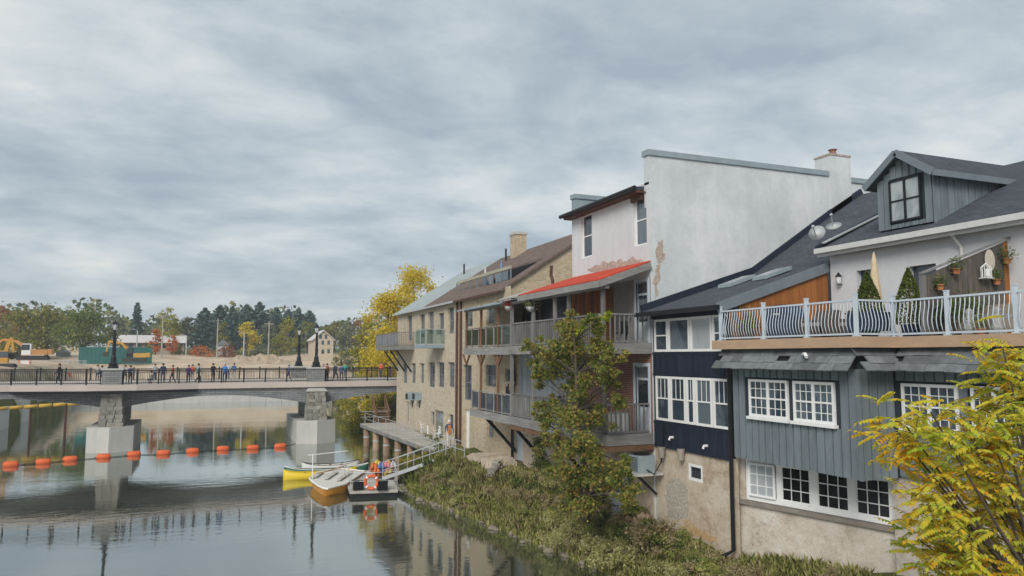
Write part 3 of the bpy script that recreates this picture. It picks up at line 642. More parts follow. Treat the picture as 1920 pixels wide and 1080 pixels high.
blob(0, XW, [(1100, 508), (1130, 492), (1160, 488), (1185, 484), (1205, 488), (1212, 500), (1150, 506)], wh)
blob(1, YW0, [(1232, 452), (1244, 450), (1246, 476), (1240, 492), (1232, 488)], wh); blob(1, YW0, [(1226, 520), (1234, 492), (1238, 494), (1233, 540), (1228, 560)], wh)
# ================================================================== TIMBER BALCONIES
XB = 14.08; YB0, YB1, YB2 = 25.2, 34.85, 42.3
bc = thing('timber_balcony', 'two storey weathered timber balcony with red roof and picket railings', 'balcony', (XB, 30, 4.8))
ZU, ZL = 8.5, 5.0
for z, nm in ((ZU, 'upper_deck'), (ZL, 'lower_deck')):
    MB().box(XB-.05, XW-.0, YB0-.1, YB1+.1, z-.12, z).build(nm, w_greyy, bc); MB().box(XB-.12, XB-.052, YB0-.15, YB1+.1, z-.4, z+.02).build('fascia_board', w_greyy, bc)
    MB().box(XB-.1, XW, YB0-.17, YB0-.105, z-.4, z+.02).build('fascia_board', w_greyx, bc)
    pick_rail(bc, (XB, YB0, 0), (XB, YB1, 0), z, z+1.14, .2, w_grey if z == ZU else w_grey, .05, .1); pick_rail(bc, (XB, YB0, 0), (XW-.1, YB0, 0), z, z+1.14, .2, w_grey, .05, .1)
    MB().box(XB-.05, XW-.3, YB1, YB2-(.0 if z == ZU else 1.2), z-.2, z-.05).build(nm, w_greyy, bc)
    MB().box(XB-.1, XB-.05, YB1+.1, YB2-(.0 if z == ZU else 1.2), z-.42, z).build('fascia_board', w_greyy, bc)
for px_, lev in ((1131, 2), (1067, 1), (1041, 1), (1000, 2), (960, 2)):
    q = PX(px_, 600, XB); MB().box(XB-.07, XB+.07, q.y-.07, q.y+.07, ZL-.1 if lev == 2 else ZU, 10.85).build('post', w_grey, bc)
pick_rail(bc, (XB, YB1+.15, 0), (XB, YB2, 0), ZU, ZU+1.1, .2, w_greyy, .05, .1, panel=g_tint)
pick_rail(bc, (XB, YB1+.15, 0), (XB, YB2-1.3, 0), ZL, ZL+1.05, .2, w_greyy, .05, .1, panel=w_dark)
for y in (36.8, 39.5, YB2-.2):
    MB().box(XB-.06, XB+.06, y-.06, y+.06, ZL if y < 41 else ZU, 10.9 if y > 36 else 8.3).build('post', w_brown, bc)
    MB().bar((XB, y, 7.5), (XB, y+.6, 8.1), .09).build('knee_brace', w_brown, bc); MB().bar((XB, y, 7.5), (XB, y-.6, 8.1), .09).build('knee_brace', w_brown, bc)
for y in (27.5, 31, 35.5, 39.2): MB().bar((XB+.1, y, ZL-.3), (XW-.02, y, ZL-2.3), .12, .16).build('brace', m_black, bc)
# roofs
m = MB(); z1, z2 = 11.8, 10.98; A = [(XW-.01, YW0-.05, z1), (XW-.01, 32.0, z1), (XB-.35, 33.2, z2), (XB-.35, YW0-.05, z2)]
m.add(A+[(x, y, z-.05) for x, y, z in A], [(0, 1, 2, 3), (7, 6, 5, 4), (2, 6, 7, 3), (3, 7, 4, 0), (1, 5, 6, 2)]); m.build('red_roof', m_red, bc)
MB().bar((XB-.37, YW0-.05, z2-.2), (XB-.37, 33.2, z2-.2), .05, .26).build('eave_board', w_greyy, bc); MB().bar((XW-.02, YW0-.08, z1-.2), (XB-.37, YW0-.08, z2-.2), .05, .26).build('rake_board', w_greyx, bc)
MB().box(XB-.1, XB+.1, YW0, YB2, 10.62, 10.75).build('roof_beam', w_greyy, bc)
m = MB(); m.prism([(XB-.5, 10.75), (XW+.9, 11.5), (XW+.9, 11.42), (XB-.5, 10.67)], 1, 35.4, YB2+.2); m.build('metal_awning', m_flash, bc)
for i in range(11):
    y = 33.2+i*.22; MB().add([(XB-.45, y, 10.92), (XB-.45, y+.2, 10.92), (XB+.8, y+.2, 11.32), (XB+.8, y, 11.32), (XB-.45, y, 10.84+.04*(i % 2)), (XB-.45, y+.2, 10.84+.04*(i % 3)), (XB+.8, y+.2, 11.26), (XB+.8, y, 11.26)],
        [(0, 1, 2, 3), (7, 6, 5, 4), (0, 4, 5, 1), (1, 5, 6, 2), (2, 6, 7, 3), (3, 7, 4, 0)]).build('shingle', mat('curled_shingle', (.42, .41, .39), .9, .3, 5, .3, 20), bc)
MB().box(XB-.1, XW, YB0-.2, YB1, ZL-.62, ZL-.42).build('joist_beam', w_brown, bc)
# ================================================================== NAVY HOUSE
XN, YN0, YN1 = 16.1, 20.4, 25.0
nv = thing('navy_house', 'narrow dark navy house with two banks of white windows and shingle roof', 'house', (18, 22.5, 2))
MB().box(XN, XN+.3, YN0, YN1, 4.62, 9.75).build('wall', m_navy, nv)
m = wall(MB(), 0, XN+.02, YN0-.3, YN1, 0, 4.62, [rectX(XN, 1290, 868, 1317, 906)]); m.build('foundation_wall', m_foundation, nv)
n = 22
for z0, z1 in ((4.6, 5.5), (7.3, 8.1)):
    for i in range(n):
        a = YN0+(YN1-YN0)*i/n; b = YN0+(YN1-YN0)*(i+1)/n; MB().box(XN-.03, XN-.002, a+.006, b-.006, z0, z1).build('board', m_navyp, nv)
for z in (4.57, 5.47, 7.3, 8.1): MB().box(XN-.05, XN-.032, YN0, YN1, z-.03, z+.05).build('trim_board', m_navy, nv)
u = [(1226, 1252), (1252, 1293), (1293, 1335), (1335, 1362)]
for i, (a, b) in enumerate(u):
    h = rectX(XN-.06, a, 599, b, 661); window(nv, 0, XN-.07, h[0], h[1], 8.17, 9.42, m_wpaint, [g_mid, g_mid, g_pale, g_mid][i], 1, 1, 1, i in (0, 3), .09, .09)
for i, (a, b) in enumerate([(1229, 1256), (1256, 1286), (1286, 1303), (1303, 1336), (1336, 1369)]):
    h = rectX(XN-.06, a, 707, b, 795); window(nv, 0, XN-.07, h[0], h[1], 5.56, 7.24, m_wpaint, g_mid, 1, 3 if i != 2 else 2, 1, True, .09, .09, top_only=True)
MB().box(XN-.09, XN-.0, YN0, YN1, 9.45, 9.62).build('frieze_board', m_navy, nv)
h = rectX(XN, 1290, 868, 1317, 906); window(nv, 0, XN+.02, *h, m_wpaint, g_dark, 1, 1, 1, False, .1, .1)
prof = [(XN-.55, 9.72), (21.1, 11.48), (25.7, 14.4), (27.4, 15.4)]
roofslab(nv, 'roof', m_shing, prof[:2], YN0-.1, YN1+.04, .16); roofslab(nv, 'roof', m_shing, prof[1:], YN0-.4, YN1+.04, .16)
m = MB()
for (x0, z0), (x1, z1) in zip(prof, prof[1:]): m.bar((x0, YN1-.02, z0+.14), (x1, YN1-.02, z1+.14), .1, .26)
m.build('wall_flashing', m_navy, nv)
MB().bar((XN-.55, YN0-.13, 9.6), (20.5, YN0-.13, 11.2), .06, .34).build('barge_board', m_greyd, nv)
MB().box(XN-.68, XN-.56, YN0-.3, YN1+.3, 9.54, 9.7).build('gutter', m_black, nv)
n = 15
for i in range(n):
    a = 16.5+4.0*i/n; b = 16.5+4.0*(i+1)/n; za = 9.72+(a-XN+.55)*.316-.12
    MB().box(a+.008, b-.008, YN0-.06, YN0-.03, 8.5, za).build('cedar_board', w_orange, nv)
MB().box(16.15, 20.5, YN0-.028, YN0+.1, 8.3, 9.55).build('gable_wall', w_brown, nv)
for px0, px1, py in ((1362, 1402, 527), (1428, 1474, 518)):
    a = PY(px0, py, 23.6 if px0 < 1400 else 22.3); xm = a.x+.5; y = a.y; z = 9.72+(xm-XN+.55)*.335
    m = MB(); m.prism([(xm-.6, z-.2+.1), (xm+.6, z+.2+.1), (xm+.6, z+.2-.03), (xm-.6, z-.2-.03)], 1, y-.4, y+.4); sk = m.build('skylight', m_flash, nv)
    m = MB(); m.prism([(xm-.5, z-.167+.112), (xm+.5, z+.167+.112), (xm+.5, z+.167+.1), (xm-.5, z-.167+.1)], 1, y-.32, y+.32); m.build('pane', g_pale, sk)
MB().tube([(XN-.5, YN0-.1, 9.6), (XN-.12, YN0-.12, 9.2), (XN-.12, YN0-.12, 1.7), (XN-.45, YN0-.05, 1.55)], .07).build('downpipe', m_black, nv)
for x, y in ((1261, 820), (1325, 836)):
    q = PX(x, y, XN-.05); MB().tube([(XN, q.y, q.z), (XN-.16, q.y, q.z), (XN-.2, q.y, q.z-.1)], .05).build('vent_elbow', m_wpaint, nv)
for x, y in ((1239, 847), (1275, 851)):
    q = PX(x, y, XN-.2); t = thing('wall_bucket', 'grey hanging bucket on foundation wall, '+('left' if x < 1250 else 'right')+' one under navy boards', 'bucket', (XN-.18, q.y, q.z-.2), 'buckets under navy boards')
    MB().lathe((XN-.16, q.y, q.z-.22), [(.1, 0), (.15, .4), (.13, .4)], 10).build('pail', mat('old_pail', (.3, .27, .23), .8), t); MB().box(XN-.3, XN+.01, q.y-.02, q.y+.02, q.z+.15, q.z+.19).build('hook', m_black, t)
m_flake = mat('flaking_whitewash', (.42, .38, .32), .95, .35, 14, .6, 30, col2=(.72, .72, .7)); m_rust = oldwall('rust_stain', [(.42, .26, .12), (.5, .34, .18), (.56, .44, .3), (.6, .53, .43)], None, (.3, .15, .05)); _m = mat('rust_stain', (.45, .24, .08), .95, .35, 3, .3, 20, col2=(.5, .38, .25))
blob(0, XN+.02, [(1252, 893), (1288, 905), (1290, 965), (1278, 975), (1255, 968), (1248, 930)], nv, m_flake, 'flaking_patch'); blob(0, XN+.02, [(1283, 972), (1300, 985), (1340, 1005), (1345, 1020), (1310, 1010), (1282, 992)], nv, m_rust, 'rust_stain')
# ================================================================== GREY BOARD BUILDING
XG, XG2, YG0, YG1 = 15.95, 17.25, 14.92, 20.06; ZG = 4.74
gr = thing('grey_building', 'blue grey board and batten building projecting over stone foundation', 'building', (18, 15, 2))
m = MB(); m.box(XG, XG+.25, YG0, YG1, ZG, 8.3); m.box(XG+.25, XG2+.25, YG0, YG0+.2, ZG, 8.3); m.box(XG2, XG2+.25, 2, YG0, ZG+.06, 8.3); m.box(XG+.05, XG2+1, YG0+.05, YG1, ZG+.02, ZG+.15); m.build('wall', mat('batten_shade_backing', (.03, .04, .05), .9), gr)  # near-black wall shows through board gaps as painted batten shadow lines
gw = [rectX(XG, 1406, 711, 1481, 788), rectX(XG, 1489, 715, 1569, 795)]; gw = [(a, b, 6.12, 7.28) for a, b, _, _ in gw]
gw2 = [rectX(XG2, 1692, 718, 1801, 790), rectX(XG2, 1822, 722, 1915, 790)]; gw2 = [(a, b, 6.1, 7.28) for a, b, _, _ in gw2]
def boards(ax, c, a0, a1, z0, z1, w, holes):
    n = round((a1-a0)/w)
    for i in range(n):
        p = a0+(a1-a0)*i/n; q = a0+(a1-a0)*(i+1)/n; segs = [(z0, z1)]
        for h in holes:
            if min(q, h[1])-max(p, h[0]) > .06: segs = [(z0, h[2]-.1), (h[3]+.06, z1)]
        for s0, s1 in segs:
            m = MB(); bx(m, ax, c-.018, c-.002, p+.014, q-.014, s0, s1); bx(m, ax, c-.05, c-.018, p+.014, p+.05, s0, s1); m.build('board', m_grey, gr)
boards(0, XG, YG0+.03, YG1-.02, ZG, 7.66, .3, gw); boards(1, YG0, XG+.05, XG2-.03, ZG, 7.66, .3, []); boards(0, XG2, 6, YG0-.06, ZG+.06, 7.66, .3, gw2)
MB().box(XG-.05, XG+.03, YG0-.05, YG0+.03, ZG-.01, 7.66).build('corner_board', m_grey, gr)
for h in gw: window(gr, 0, XG-.075, *h, m_wpaint, g_mid, 2, 3, 4, True, .08, .08, sill=m_wpaint)
for h in gw2: window(gr, 0, XG2-.075, *h, m_wpaint, g_mid, 2, 3, 4, True, .08, .08, sill=m_wpaint)
# shingled skirt: every shingle its own piece
m_sk = mat('skirt_shingle', (.2, .215, .225), .95, .3, 4, .4, 30, island=.45)
def skirt(p, q, nrm, n):
    p = Vector(p); q = Vector(q); d = (q-p)/n; nv_ = Vector(nrm); L_ = d.length
    for r_ in range(3):
        for i in range(n):
            if r_ == 1 and i == 5 and n > 9: continue
            a = p+d*(i+(.5 if r_ % 2 else 0)); b = a+d*.985
            if (b-p).length > (q-p).length+.02: b = q
            zt, zb = 8.24-r_*.2, 8.0-r_*.2+random.uniform(-.012, .012); ot, ob = .06+r_*.15, .25+r_*.15+random.uniform(0, .03); th = .025
            vs = [a+nv_*ob+Vector((0, 0, zb)), b+nv_*ob+Vector((0, 0, zb+random.uniform(-.01, .01))), b+nv_*ot+Vector((0, 0, zt)), a+nv_*ot+Vector((0, 0, zt))]
            up = nv_*th+Vector((0, 0, th)); MB().add(vs+[v+up for v in vs], [(3, 2, 1, 0), (4, 5, 6, 7), (0, 1, 5, 4), (1, 2, 6, 5), (2, 3, 7, 6), (3, 0, 4, 7)]).build('shingle', m_sk, gr)
skirt((XG, YG1+.35, 0), (XG, YG0-.2, 0), (-1, 0, 0), 11); skirt((XG-.3, YG0, 0), (XG2, YG0, 0), (0, -1, 0), 3); skirt((XG2, YG0-.35, 0), (XG2, 6, 0), (-1, 0, 0), 16)
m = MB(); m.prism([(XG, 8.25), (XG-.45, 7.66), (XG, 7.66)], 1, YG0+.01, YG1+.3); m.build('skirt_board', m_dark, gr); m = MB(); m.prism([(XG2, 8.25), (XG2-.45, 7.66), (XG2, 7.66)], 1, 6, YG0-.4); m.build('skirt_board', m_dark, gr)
q = PX(1515, 664, XG-.35); MB().tube([(XG-.2, q.y+.35, q.z), (XG-.45, q.y, q.z), (XG-.5, q.y-.1, q.z-.08)], .05).build('vent_pipe', m_wpaint, gr)
# stone foundation, skewed, with the white casement band
FA, FB_ = Vector((16.32, 20.25)), Vector((17.62, 15.2)); fd = (FB_-FA).normalized(); fnrm = Vector((fd.y, -fd.x))
if fnrm.x > 0: fnrm = -fnrm
LW = (FB_-FA).length
def fp(t, z, n_=0): return (FA.x+fd.x*t+fnrm.x*n_, FA.y+fd.y*t+fnrm.y*n_, z)
def fbox(m, t0, t1, z0, z1, n0, n1):
    return m.add([fp(t0, z0, n0), fp(t1, z0, n0), fp(t1, z0, n1), fp(t0, z0, n1), fp(t0, z1, n0), fp(t1, z1, n0), fp(t1, z1, n1), fp(t0, z1, n1)], [(0, 3, 2, 1), (4, 5, 6, 7), (0, 1, 5, 4), (1, 2, 6, 5), (2, 3, 7, 6), (3, 0, 4, 7)])
m = MB(); fbox(m, -.35, LW+.0, -1, 3.28, -.4, 0); fbox(m, -.35, .18, 3.28, 4.72, -.4, 0); fbox(m, LW-.12, LW, 3.28, 4.72, -.4, 0); m.build('foundation_wall', m_foundation2, gr)
m = MB(); m.box(XG2+.1, XG2+.4, 2, FB_.y, -1, 4.8); m.build('foundation_wall', m_foundation2, gr)
m = MB(); fbox(m, .02, LW+.05, 3.2, 3.33, .003, .12); m.build('stone_sill', mat('sill_stone', (.24, .21, .18), .9, .25, 4, .4), gr)
m = MB(); fbox(m, .2, LW-.12, 3.34, 3.5, -.12, -.02); fbox(m, .2, LW-.12, 4.56, 4.72, -.12, -.02)
ws = [.34, 1.5, 2.72, 3.92]; wd = .98; edges = [.2]
for t in ws: edges += [t, t+wd]
edges += [LW-.12]
for a, b in zip(edges[::2], edges[1::2]): fbox(m, a, b, 3.5, 4.56, -.12, -.022)
m.build('casement_band', m_wpaint, gr)
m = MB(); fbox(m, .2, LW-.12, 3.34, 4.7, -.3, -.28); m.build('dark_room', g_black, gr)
for i, t in enumerate(ws):
    m = MB(); tl = .22 if i == 0 else 0
    def cb(t0, t1, z0, z1, n0, n1): fbox(m, t+t0, t+t1, z0, z1, n0+tl*(1-(z0-3.5)/1.1)*.5, n1+tl*(1-(z1-3.5)/1.1)*.5) if tl == 0 else fbox(m, t+t0, t+t1, z0, z1, n0+.1, n1+.1)
    fw = .07 if i == 0 else .04
    cb(0, fw, 3.5, 4.56, -.09, -.04); cb(wd-fw, wd, 3.5, 4.56, -.09, -.04); cb(fw, wd-fw, 3.5, 3.5+fw, -.09, -.04); cb(fw, wd-fw, 4.56-fw, 4.56, -.09, -.04)
    for k in (1, 2): cb(wd*k/3-.014, wd*k/3+.014, 3.5+fw, 4.56-fw, -.08, -.05); cb(fw, wd-fw, 3.5+1.06*k/3-.014, 3.5+1.06*k/3+.014, -.078, -.052)
    wo = m.build('window', m_wpaint, gr); m = MB(); cb(.02, wd-.02, 3.52, 4.54, -.07, -.065); m.build('pane', g_pale if i == 0 else g_black, wo)
# ================================================================== ROOF TERRACE
tr = thing('roof_terrace', 'roof terrace with tan fascia and pale blue curved baluster railing', 'terrace', (17.5, 15, 8.4))
XD, XD2, YJ = 15.62, 16.95, 14.58; ZK = 8.5
m = MB(); m.prism([(XD, 20.35), (XD, YJ), (XD2, YJ), (XD2, 4), (20.5, 4), (20.5, 20.35)], 2, ZK-.1, ZK); m.build('deck_floor', w_greyy, tr)
fz0, fz1 = ZK-.27, ZK+.02
for a, b in (((XD-.03, 20.6), (XD-.03, YJ-.05)), ((XD-.05, YJ-.03), (XD2-.05, YJ-.03)), ((XD2-.03, YJ-.06), (XD2-.03, 4))):
    m = MB(); m.bar((a[0], a[1], (fz0+fz1)/2), (b[0], b[1], (fz0+fz1)/2), .05, fz1-fz0); m.build('fascia_board', m_fasc, tr)
m = MB(); m.box(XD+.1, 20, 14.75, 20.2, ZK-.27, ZK-.11); m.box(XD2+.1, 20, 4, 14.7, ZK-.27, ZK-.11); m.build('joists', m_dark, tr)
zs = [.09, .2, .32, .45, .6, .78, .97]; of = [0, .055, .085, .09, .06, .015, 0]
bme = MB().tube([(-o_, 0, z) for z, o_ in zip(zs, of)], .0125, 6).mesh('baluster', m_rail, smooth=True)
pme = MB().box(-.045, .045, -.045, .045, 0, 1.12).box(-.055, .055, -.055, .055, 1.12, 1.15).box(-.08, .08, -.08, .08, 0, .05).mesh('rail_post', m_rail)
def trail(p, q, rot, step=.118):
    p = Vector((*p, ZK)); q = Vector((*q, ZK)); d = q-p; n = int(d.length/step)
    for i in range(1, n): inst('baluster', bme, tr, p+d*i/n, rot)
    for z, w in ((.98, .055), (.09, .04)): m = MB(); m.bar(p+Vector((0, 0, z)), q+Vector((0, 0, z)), w, .05); m.build('rail', m_rail, tr)
ys = [20.25]+[PX(x, 600, XD+.06).y for x in (1432, 1513)]+[YJ+.07]
for a, b in zip(ys, ys[1:]): inst('rail_post', pme, tr, (XD+.06, a, ZK)); trail((XD+.06, a), (XD+.06, b), 0)
inst('rail_post', pme, tr, (XD+.06, YJ+.07, ZK)); trail((XD+.06, YJ+.07), (XD2+.06, YJ+.07), R(90)); inst('rail_post', pme, tr, (XD2+.06, YJ+.07, ZK))
ys = [YJ+.07]+[PX(x, 580, XD2+.06).y for x in (1776, 1905)]+[9.0]
for a, b in zip(ys, ys[1:]): trail((XD2+.06, a), (XD2+.06, b), 0); inst('rail_post', pme, tr, (XD2+.06, b, ZK))
# ================================================================== DORMER HOUSE
dh = thing('dormer_house', 'pale stucco house with grey dormer and dark shingle roof behind terrace', 'house', (24, 14, 8))
XH = 20.5; YH1 = 20.2
hw = [rectX(XH, 1606, 508, 1640, 600), rectX(XH, 1704, 500, 1760, 600)]; hw = [(a, b, 8.5, d) for a, b, c, d in hw]
m = wall(MB(), 0, XH, 3, YH1, 8.3, 11.9, hw, .3); m.add([(XH, YH1, 8.3), (30, YH1, 8.3), (30, YH1, 13.5), (27.2, YH1, 15.1), (XH, YH1, 11.9)], [(0, 1, 2, 3, 4)]); m.build('wall', m_house, dh)
for h in hw: MB().box(XH+.2, XH+.25, *h).build('door_glass', g_mid, dh)
rp_ = [(XH-.4, 11.82), (27.2, 15.1), (33, 12.2)]; roofslab(dh, 'roof', m_shing, rp_, 3, YH1+.15, .16)
m = MB(); m.box(XH-.55, XH-.41, 3, YH1+.2, 11.66, 11.84); m.box(XH-.4, XH-.37, 3, YH1+.2, 11.55, 11.68); m.build('gutter', m_gutter, dh)
m = MB(); m.bar((XH-.4, YH1+.18, 11.82), (27.2, YH1+.18, 15.1), .08, .3); m.build('barge_board', m_navy, dh); m = MB(); m.bar((XH-.2, YH1+.1, 12.06), (23.4, YH1+.1, 13.42), .16, .05); m.build('flashing_strip', m_pale, dh)
MB().tube([(XH-.35, 15.2, 11.6), (XH-.08, 15.1, 11.2), (XH-.08, 15.1, 9)], .05).build('downpipe', m_gutter, dh)
DX, DY0, DY1, DZ0, DZ1, DZA = 20.8, 16.25, 18.3, 12.2, 13.85, 14.6; ym = (DY0+DY1)/2
dmr = MB().prism([(DY0, DZ0), (DY1, DZ0), (DY1, DZ1), (ym, DZA), (DY0, DZ1)], 0, DX, 25.5).build('dormer', mat('batten_shade_backing', (.03, .04, .05), .9), dh)  # dormer core painted near-black so board gaps read as batten shadows
def dwin(): 
    a = PX(1668, 337, DX).y, PX(1727, 330, DX).y; return min(a), max(a), PX(1695, 415, DX).z, PX(1695, 334, DX).z
dw = dwin()
for i in range(8):
    p = DY0+(DY1-DY0)*i/8; q = DY0+(DY1-DY0)*(i+1)/8; zt = DZ1+(DZA-DZ1)*(1-abs((p+q)/2-ym)/(ym-DY0))-.05
    segs = [(DZ0, zt)] if (q < dw[0]+.05 or p > dw[1]-.05) else [(dw[3]+.05, zt), (DZ0, dw[2]-.05)]
    for s0, s1 in segs:
        if s1-s0 > .05: m = MB(); m.box(DX-.02, DX-.002, p+.012, q-.012, s0, s1); m.box(DX-.05, DX-.02, p+.012, p+.05, s0, s1); m.build('dormer_board', m_grey, dmr)
for i in range(12):
    p = DX+i*.32; zb = 11.82+(p-XH+.4)*.426+.02
    if zb < DZ1-.1: m = MB(); m.box(p+.012, p+.308, DY0-.02, DY0-.002, zb, DZ1); m.box(p+.012, p+.05, DY0-.05, DY0-.02, zb, DZ1); m.build('dormer_board', m_grey, dmr)
m = MB(); 
for sg, ye in ((1, DY0-.28), (-1, DY1+.28)):
    ze = DZ1-.1; m.add([(DX-.3, ye, ze), (DX-.3, ym, DZA+.12), (26.5, ym, DZA+.12), (25.5, ye, ze), (DX-.3, ye, ze-.12), (DX-.3, ym, DZA), (26.5, ym, DZA), (25.5, ye, ze-.12)], [(0, 1, 2, 3), (7, 6, 5, 4), (0, 4, 5, 1), (0, 3, 7, 4)])
m.build('dormer_roof', m_shing, dmr)
m = MB()
for ye in (DY0-.29, DY1+.29): m.bar((DX-.31, ye, DZ1-.16), (DX-.31, ym, DZA+.03), .05, .22)
m.bar((DX-.31, DY0-.3, DZ1-.17), (24.9, DY0-.3, DZ1-.17), .05, .2); m.build('dormer_trim', m_greyd, dmr)
window(dmr, 0, DX-.08, dw[0], dw[1], dw[2], dw[3], m_black, g_pale, 2, 1, 1, True, .06, .08)
# ================================================================== on the terrace
FY = 13.75
fe = thing('privacy_fence', 'weathered plank privacy screen with sloping top on the terrace', 'fence', (19, FY, 8.5))
n = 16
for i in range(n):
    a = 17.12+(20.45-17.12)*i/n; b = 17.12+(20.45-17.12)*(i+1)/n; zt = 10.08+(a-17.12)/(20.45-17.12)*1.12
    MB().prism([(a+.006, 8.5), (b-.006, 8.5), (b-.006, zt+.07), (a+.006, zt)], 1, FY, FY+.03).build('plank', w_fence if i < n-1 else w_orange, fe)
MB().bar((17.0, FY-.01, 10.14), (20.5, FY-.01, 11.3), .1, .05).build('top_rail', w_greyx, fe); MB().box(17.02, 17.13, FY-.06, FY+.06, 8.5, 10.1).build('post', w_grey, fe)
m_terra = mat('terracotta', (.5, .19, .08), .85, .2, 6, .2); m_herb = leafmat('herb_leaf', [(.05, .09, .03), (.12, .17, .05), (.25, .28, .1)])
def leaf_mesh(name, C, size, mt, asp=.5, flat=0.0, droop=0.0):
    C = np.asarray(C, float); n = len(C); size = np.broadcast_to(np.asarray(size, float), (n,))
    d = rng.normal(size=(n, 3)); d[:, 2] = d[:, 2]*(1-flat)-droop; d /= np.linalg.norm(d, axis=1)[:, None]+1e-9
    e = rng.normal(size=(n, 3)); e -= (e*d).sum(1)[:, None]*d; e /= np.linalg.norm(e, axis=1)[:, None]+1e-9
    s_ = size[:, None]; V = np.stack([C-d*s_*.5, C+e*s_*asp*.5+d*s_*.05, C+d*s_*.5, C-e*s_*asp*.5+d*s_*.05], 1).reshape(-1, 3)
    me = bpy.data.meshes.new(name); me.vertices.add(4*n); me.vertices.foreach_set('co', V.ravel())
    me.loops.add(4*n); me.loops.foreach_set('vertex_index', np.arange(4*n, dtype=np.int32)); me.polygons.add(n)
    me.polygons.foreach_set('loop_start', np.arange(0, 4*n, 4, dtype=np.int32)); me.polygons.foreach_set('loop_total', np.full(n, 4, dtype=np.int32))
    me.update(calc_edges=True); me.materials.append(mt); return me
def pot_plant(x, y, z, r, label, ph=.3, pr=.22, cat='flower pot', grp=None):
    t = thing('flower_pot', label, cat, (x, y, z), grp); m = MB(); m.lathe((x, y, z), [(r*.7, 0), (r, r*1.2), (r*1.1, r*1.25), (r*1.1, r*1.5), (r*.9, r*1.5)], 12); m.build('pot', m_terra, t)
    C = rng.normal(size=(160, 3))*[pr*.5, pr*.5, ph*.4]+[0, 0, r*1.5+ph*.35]; link('foliage', leaf_mesh('foliage', C, .09, m_herb, .35), t); return t
for i, (px_, py_, lb) in enumerate(((1763, 537, 'terracotta pot at the left end of the terrace fence'), (1793, 507, 'terracotta pot on black scroll bracket on terrace fence'), (1869, 527, 'terracotta pot under the white bird cage on fence'), (1888, 488, 'terracotta pot hung highest, at right end of fence'))):
    q = PY(px_, py_, FY-.14); t = pot_plant(q.x, FY-.14, q.z-.1, .1, lb, .26, .2, grp='pots on the terrace fence')
    m = MB(); m.tube([(q.x+.13*math.cos(a_), FY-.14+.13*math.sin(a_), q.z+.02) for a_ in [2*math.pi*k/12 for k in range(13)]], .008, 5); m.bar((q.x, FY-.01, q.z-.1), (q.x, FY-.14, q.z-.1), .02); m.build('ring_bracket', m_black, t)
q = PY(1856, 488, FY-.05); t = tag(MB().lathe((0, 0, 0), [(.02, 0), (.2, .02), (.24, .05), (.22, .055)], 20).build('wicker_tray', mat('pale_wicker', (.55, .5, .42), .9, .2, 30, .5, 60)), 'round pale wicker tray hung on terrace fence', 'tray'); t.location = (q.x, FY-.004, q.z); t.rotation_euler = (R(90), 0, 0); t.scale = (.85, 1.25, 1)
q = PY(1849, 507, FY-.15); t = thing('bird_cage', 'white wire bird cage hung on terrace fence', 'bird cage', (q.x, FY-.15, q.z-.2)); c = MB()
for k in range(12):
    a_ = 2*math.pi*k/12; c.tube([(q.x+.16*math.cos(a_), FY-.15+.1*math.sin(a_), q.z-.2), (q.x+.16*math.cos(a_), FY-.15+.1*math.sin(a_), q.z+.08), (q.x, FY-.15, q.z+.2)], .009, 4)
c.build('wires', m_wpaint, t); MB().box(q.x-.17, q.x+.17, FY-.25, FY-.05, q.z-.22, q.z-.2).build('tray', m_wpaint, t); MB().box(q.x-.16, q.x-.02, FY-.26, FY-.25, q.z-.18, q.z+.03).build('door', m_wpaint, t)
m_cyp = leafmat('cypress_leaf', [(.03, .055, .015), (.08, .11, .025), (.16, .19, .04)], .25)
for px_, X_, top, lb in ((1625, 17.3, 510, 'pointed green cypress in pot near the terrace railing corner'), (1702, 18.3, 503, 'wider green cypress in pot by the house door')):
    q = PX(px_, top, X_); t = thing('potted_cypress', lb, 'cypress', (X_, q.y, ZK), 'potted cypresses on the terrace'); hh = q.z-ZK
    MB().lathe((X_, q.y, ZK), [(.2, 0), (.26, .4), (.22, .4)], 12).build('pot', mat('blue_glaze', (.03, .045, .09), .3), t); MB().tube([(X_, q.y, ZK+.35), (X_, q.y, q.z-.2)], [.04, .01], 6).build('trunk', w_brown, t)
    u_ = rng.random(2600); zz_ = ZK+.42+(hh-.42)*u_; rr = .42*np.clip(np.minimum(1, (1-u_)*1.35)**.85, 0, 1)*(.82+.25*rng.random(2600)); an = rng.random(2600)*6.283
    link('crown', leaf_mesh('crown', np.stack([rr*np.cos(an), rr*np.sin(an), zz_-ZK], 1), .1, m_cyp, .4, 0, -.8), t)
q = PX(1638, 472, 18.6); parasol(18.6, q.y, ZK, q.z-ZK, mp_c, 'cream closed parasol against pale house wall', .2)
q = PX(1574, 523, XH-.12); t = thing('wall_lantern', 'small black wall lantern on pale house wall', 'lantern', (XH-.12, q.y, q.z)); x, y, z = XH-.16, q.y, q.z
MB().lathe((x, y, z-.18), [(.03, 0), (.07, .04), (.1, .25)], 6).build('glass', m_lamp, t); MB().lathe((x, y, z+.07), [(.13, 0), (.05, .1), (.02, .16)], 6).build('cap', m_black, t); MB().bar((XH-.01, y, z-.2), (x, y, z-.2), .03).build('arm', m_black, t)
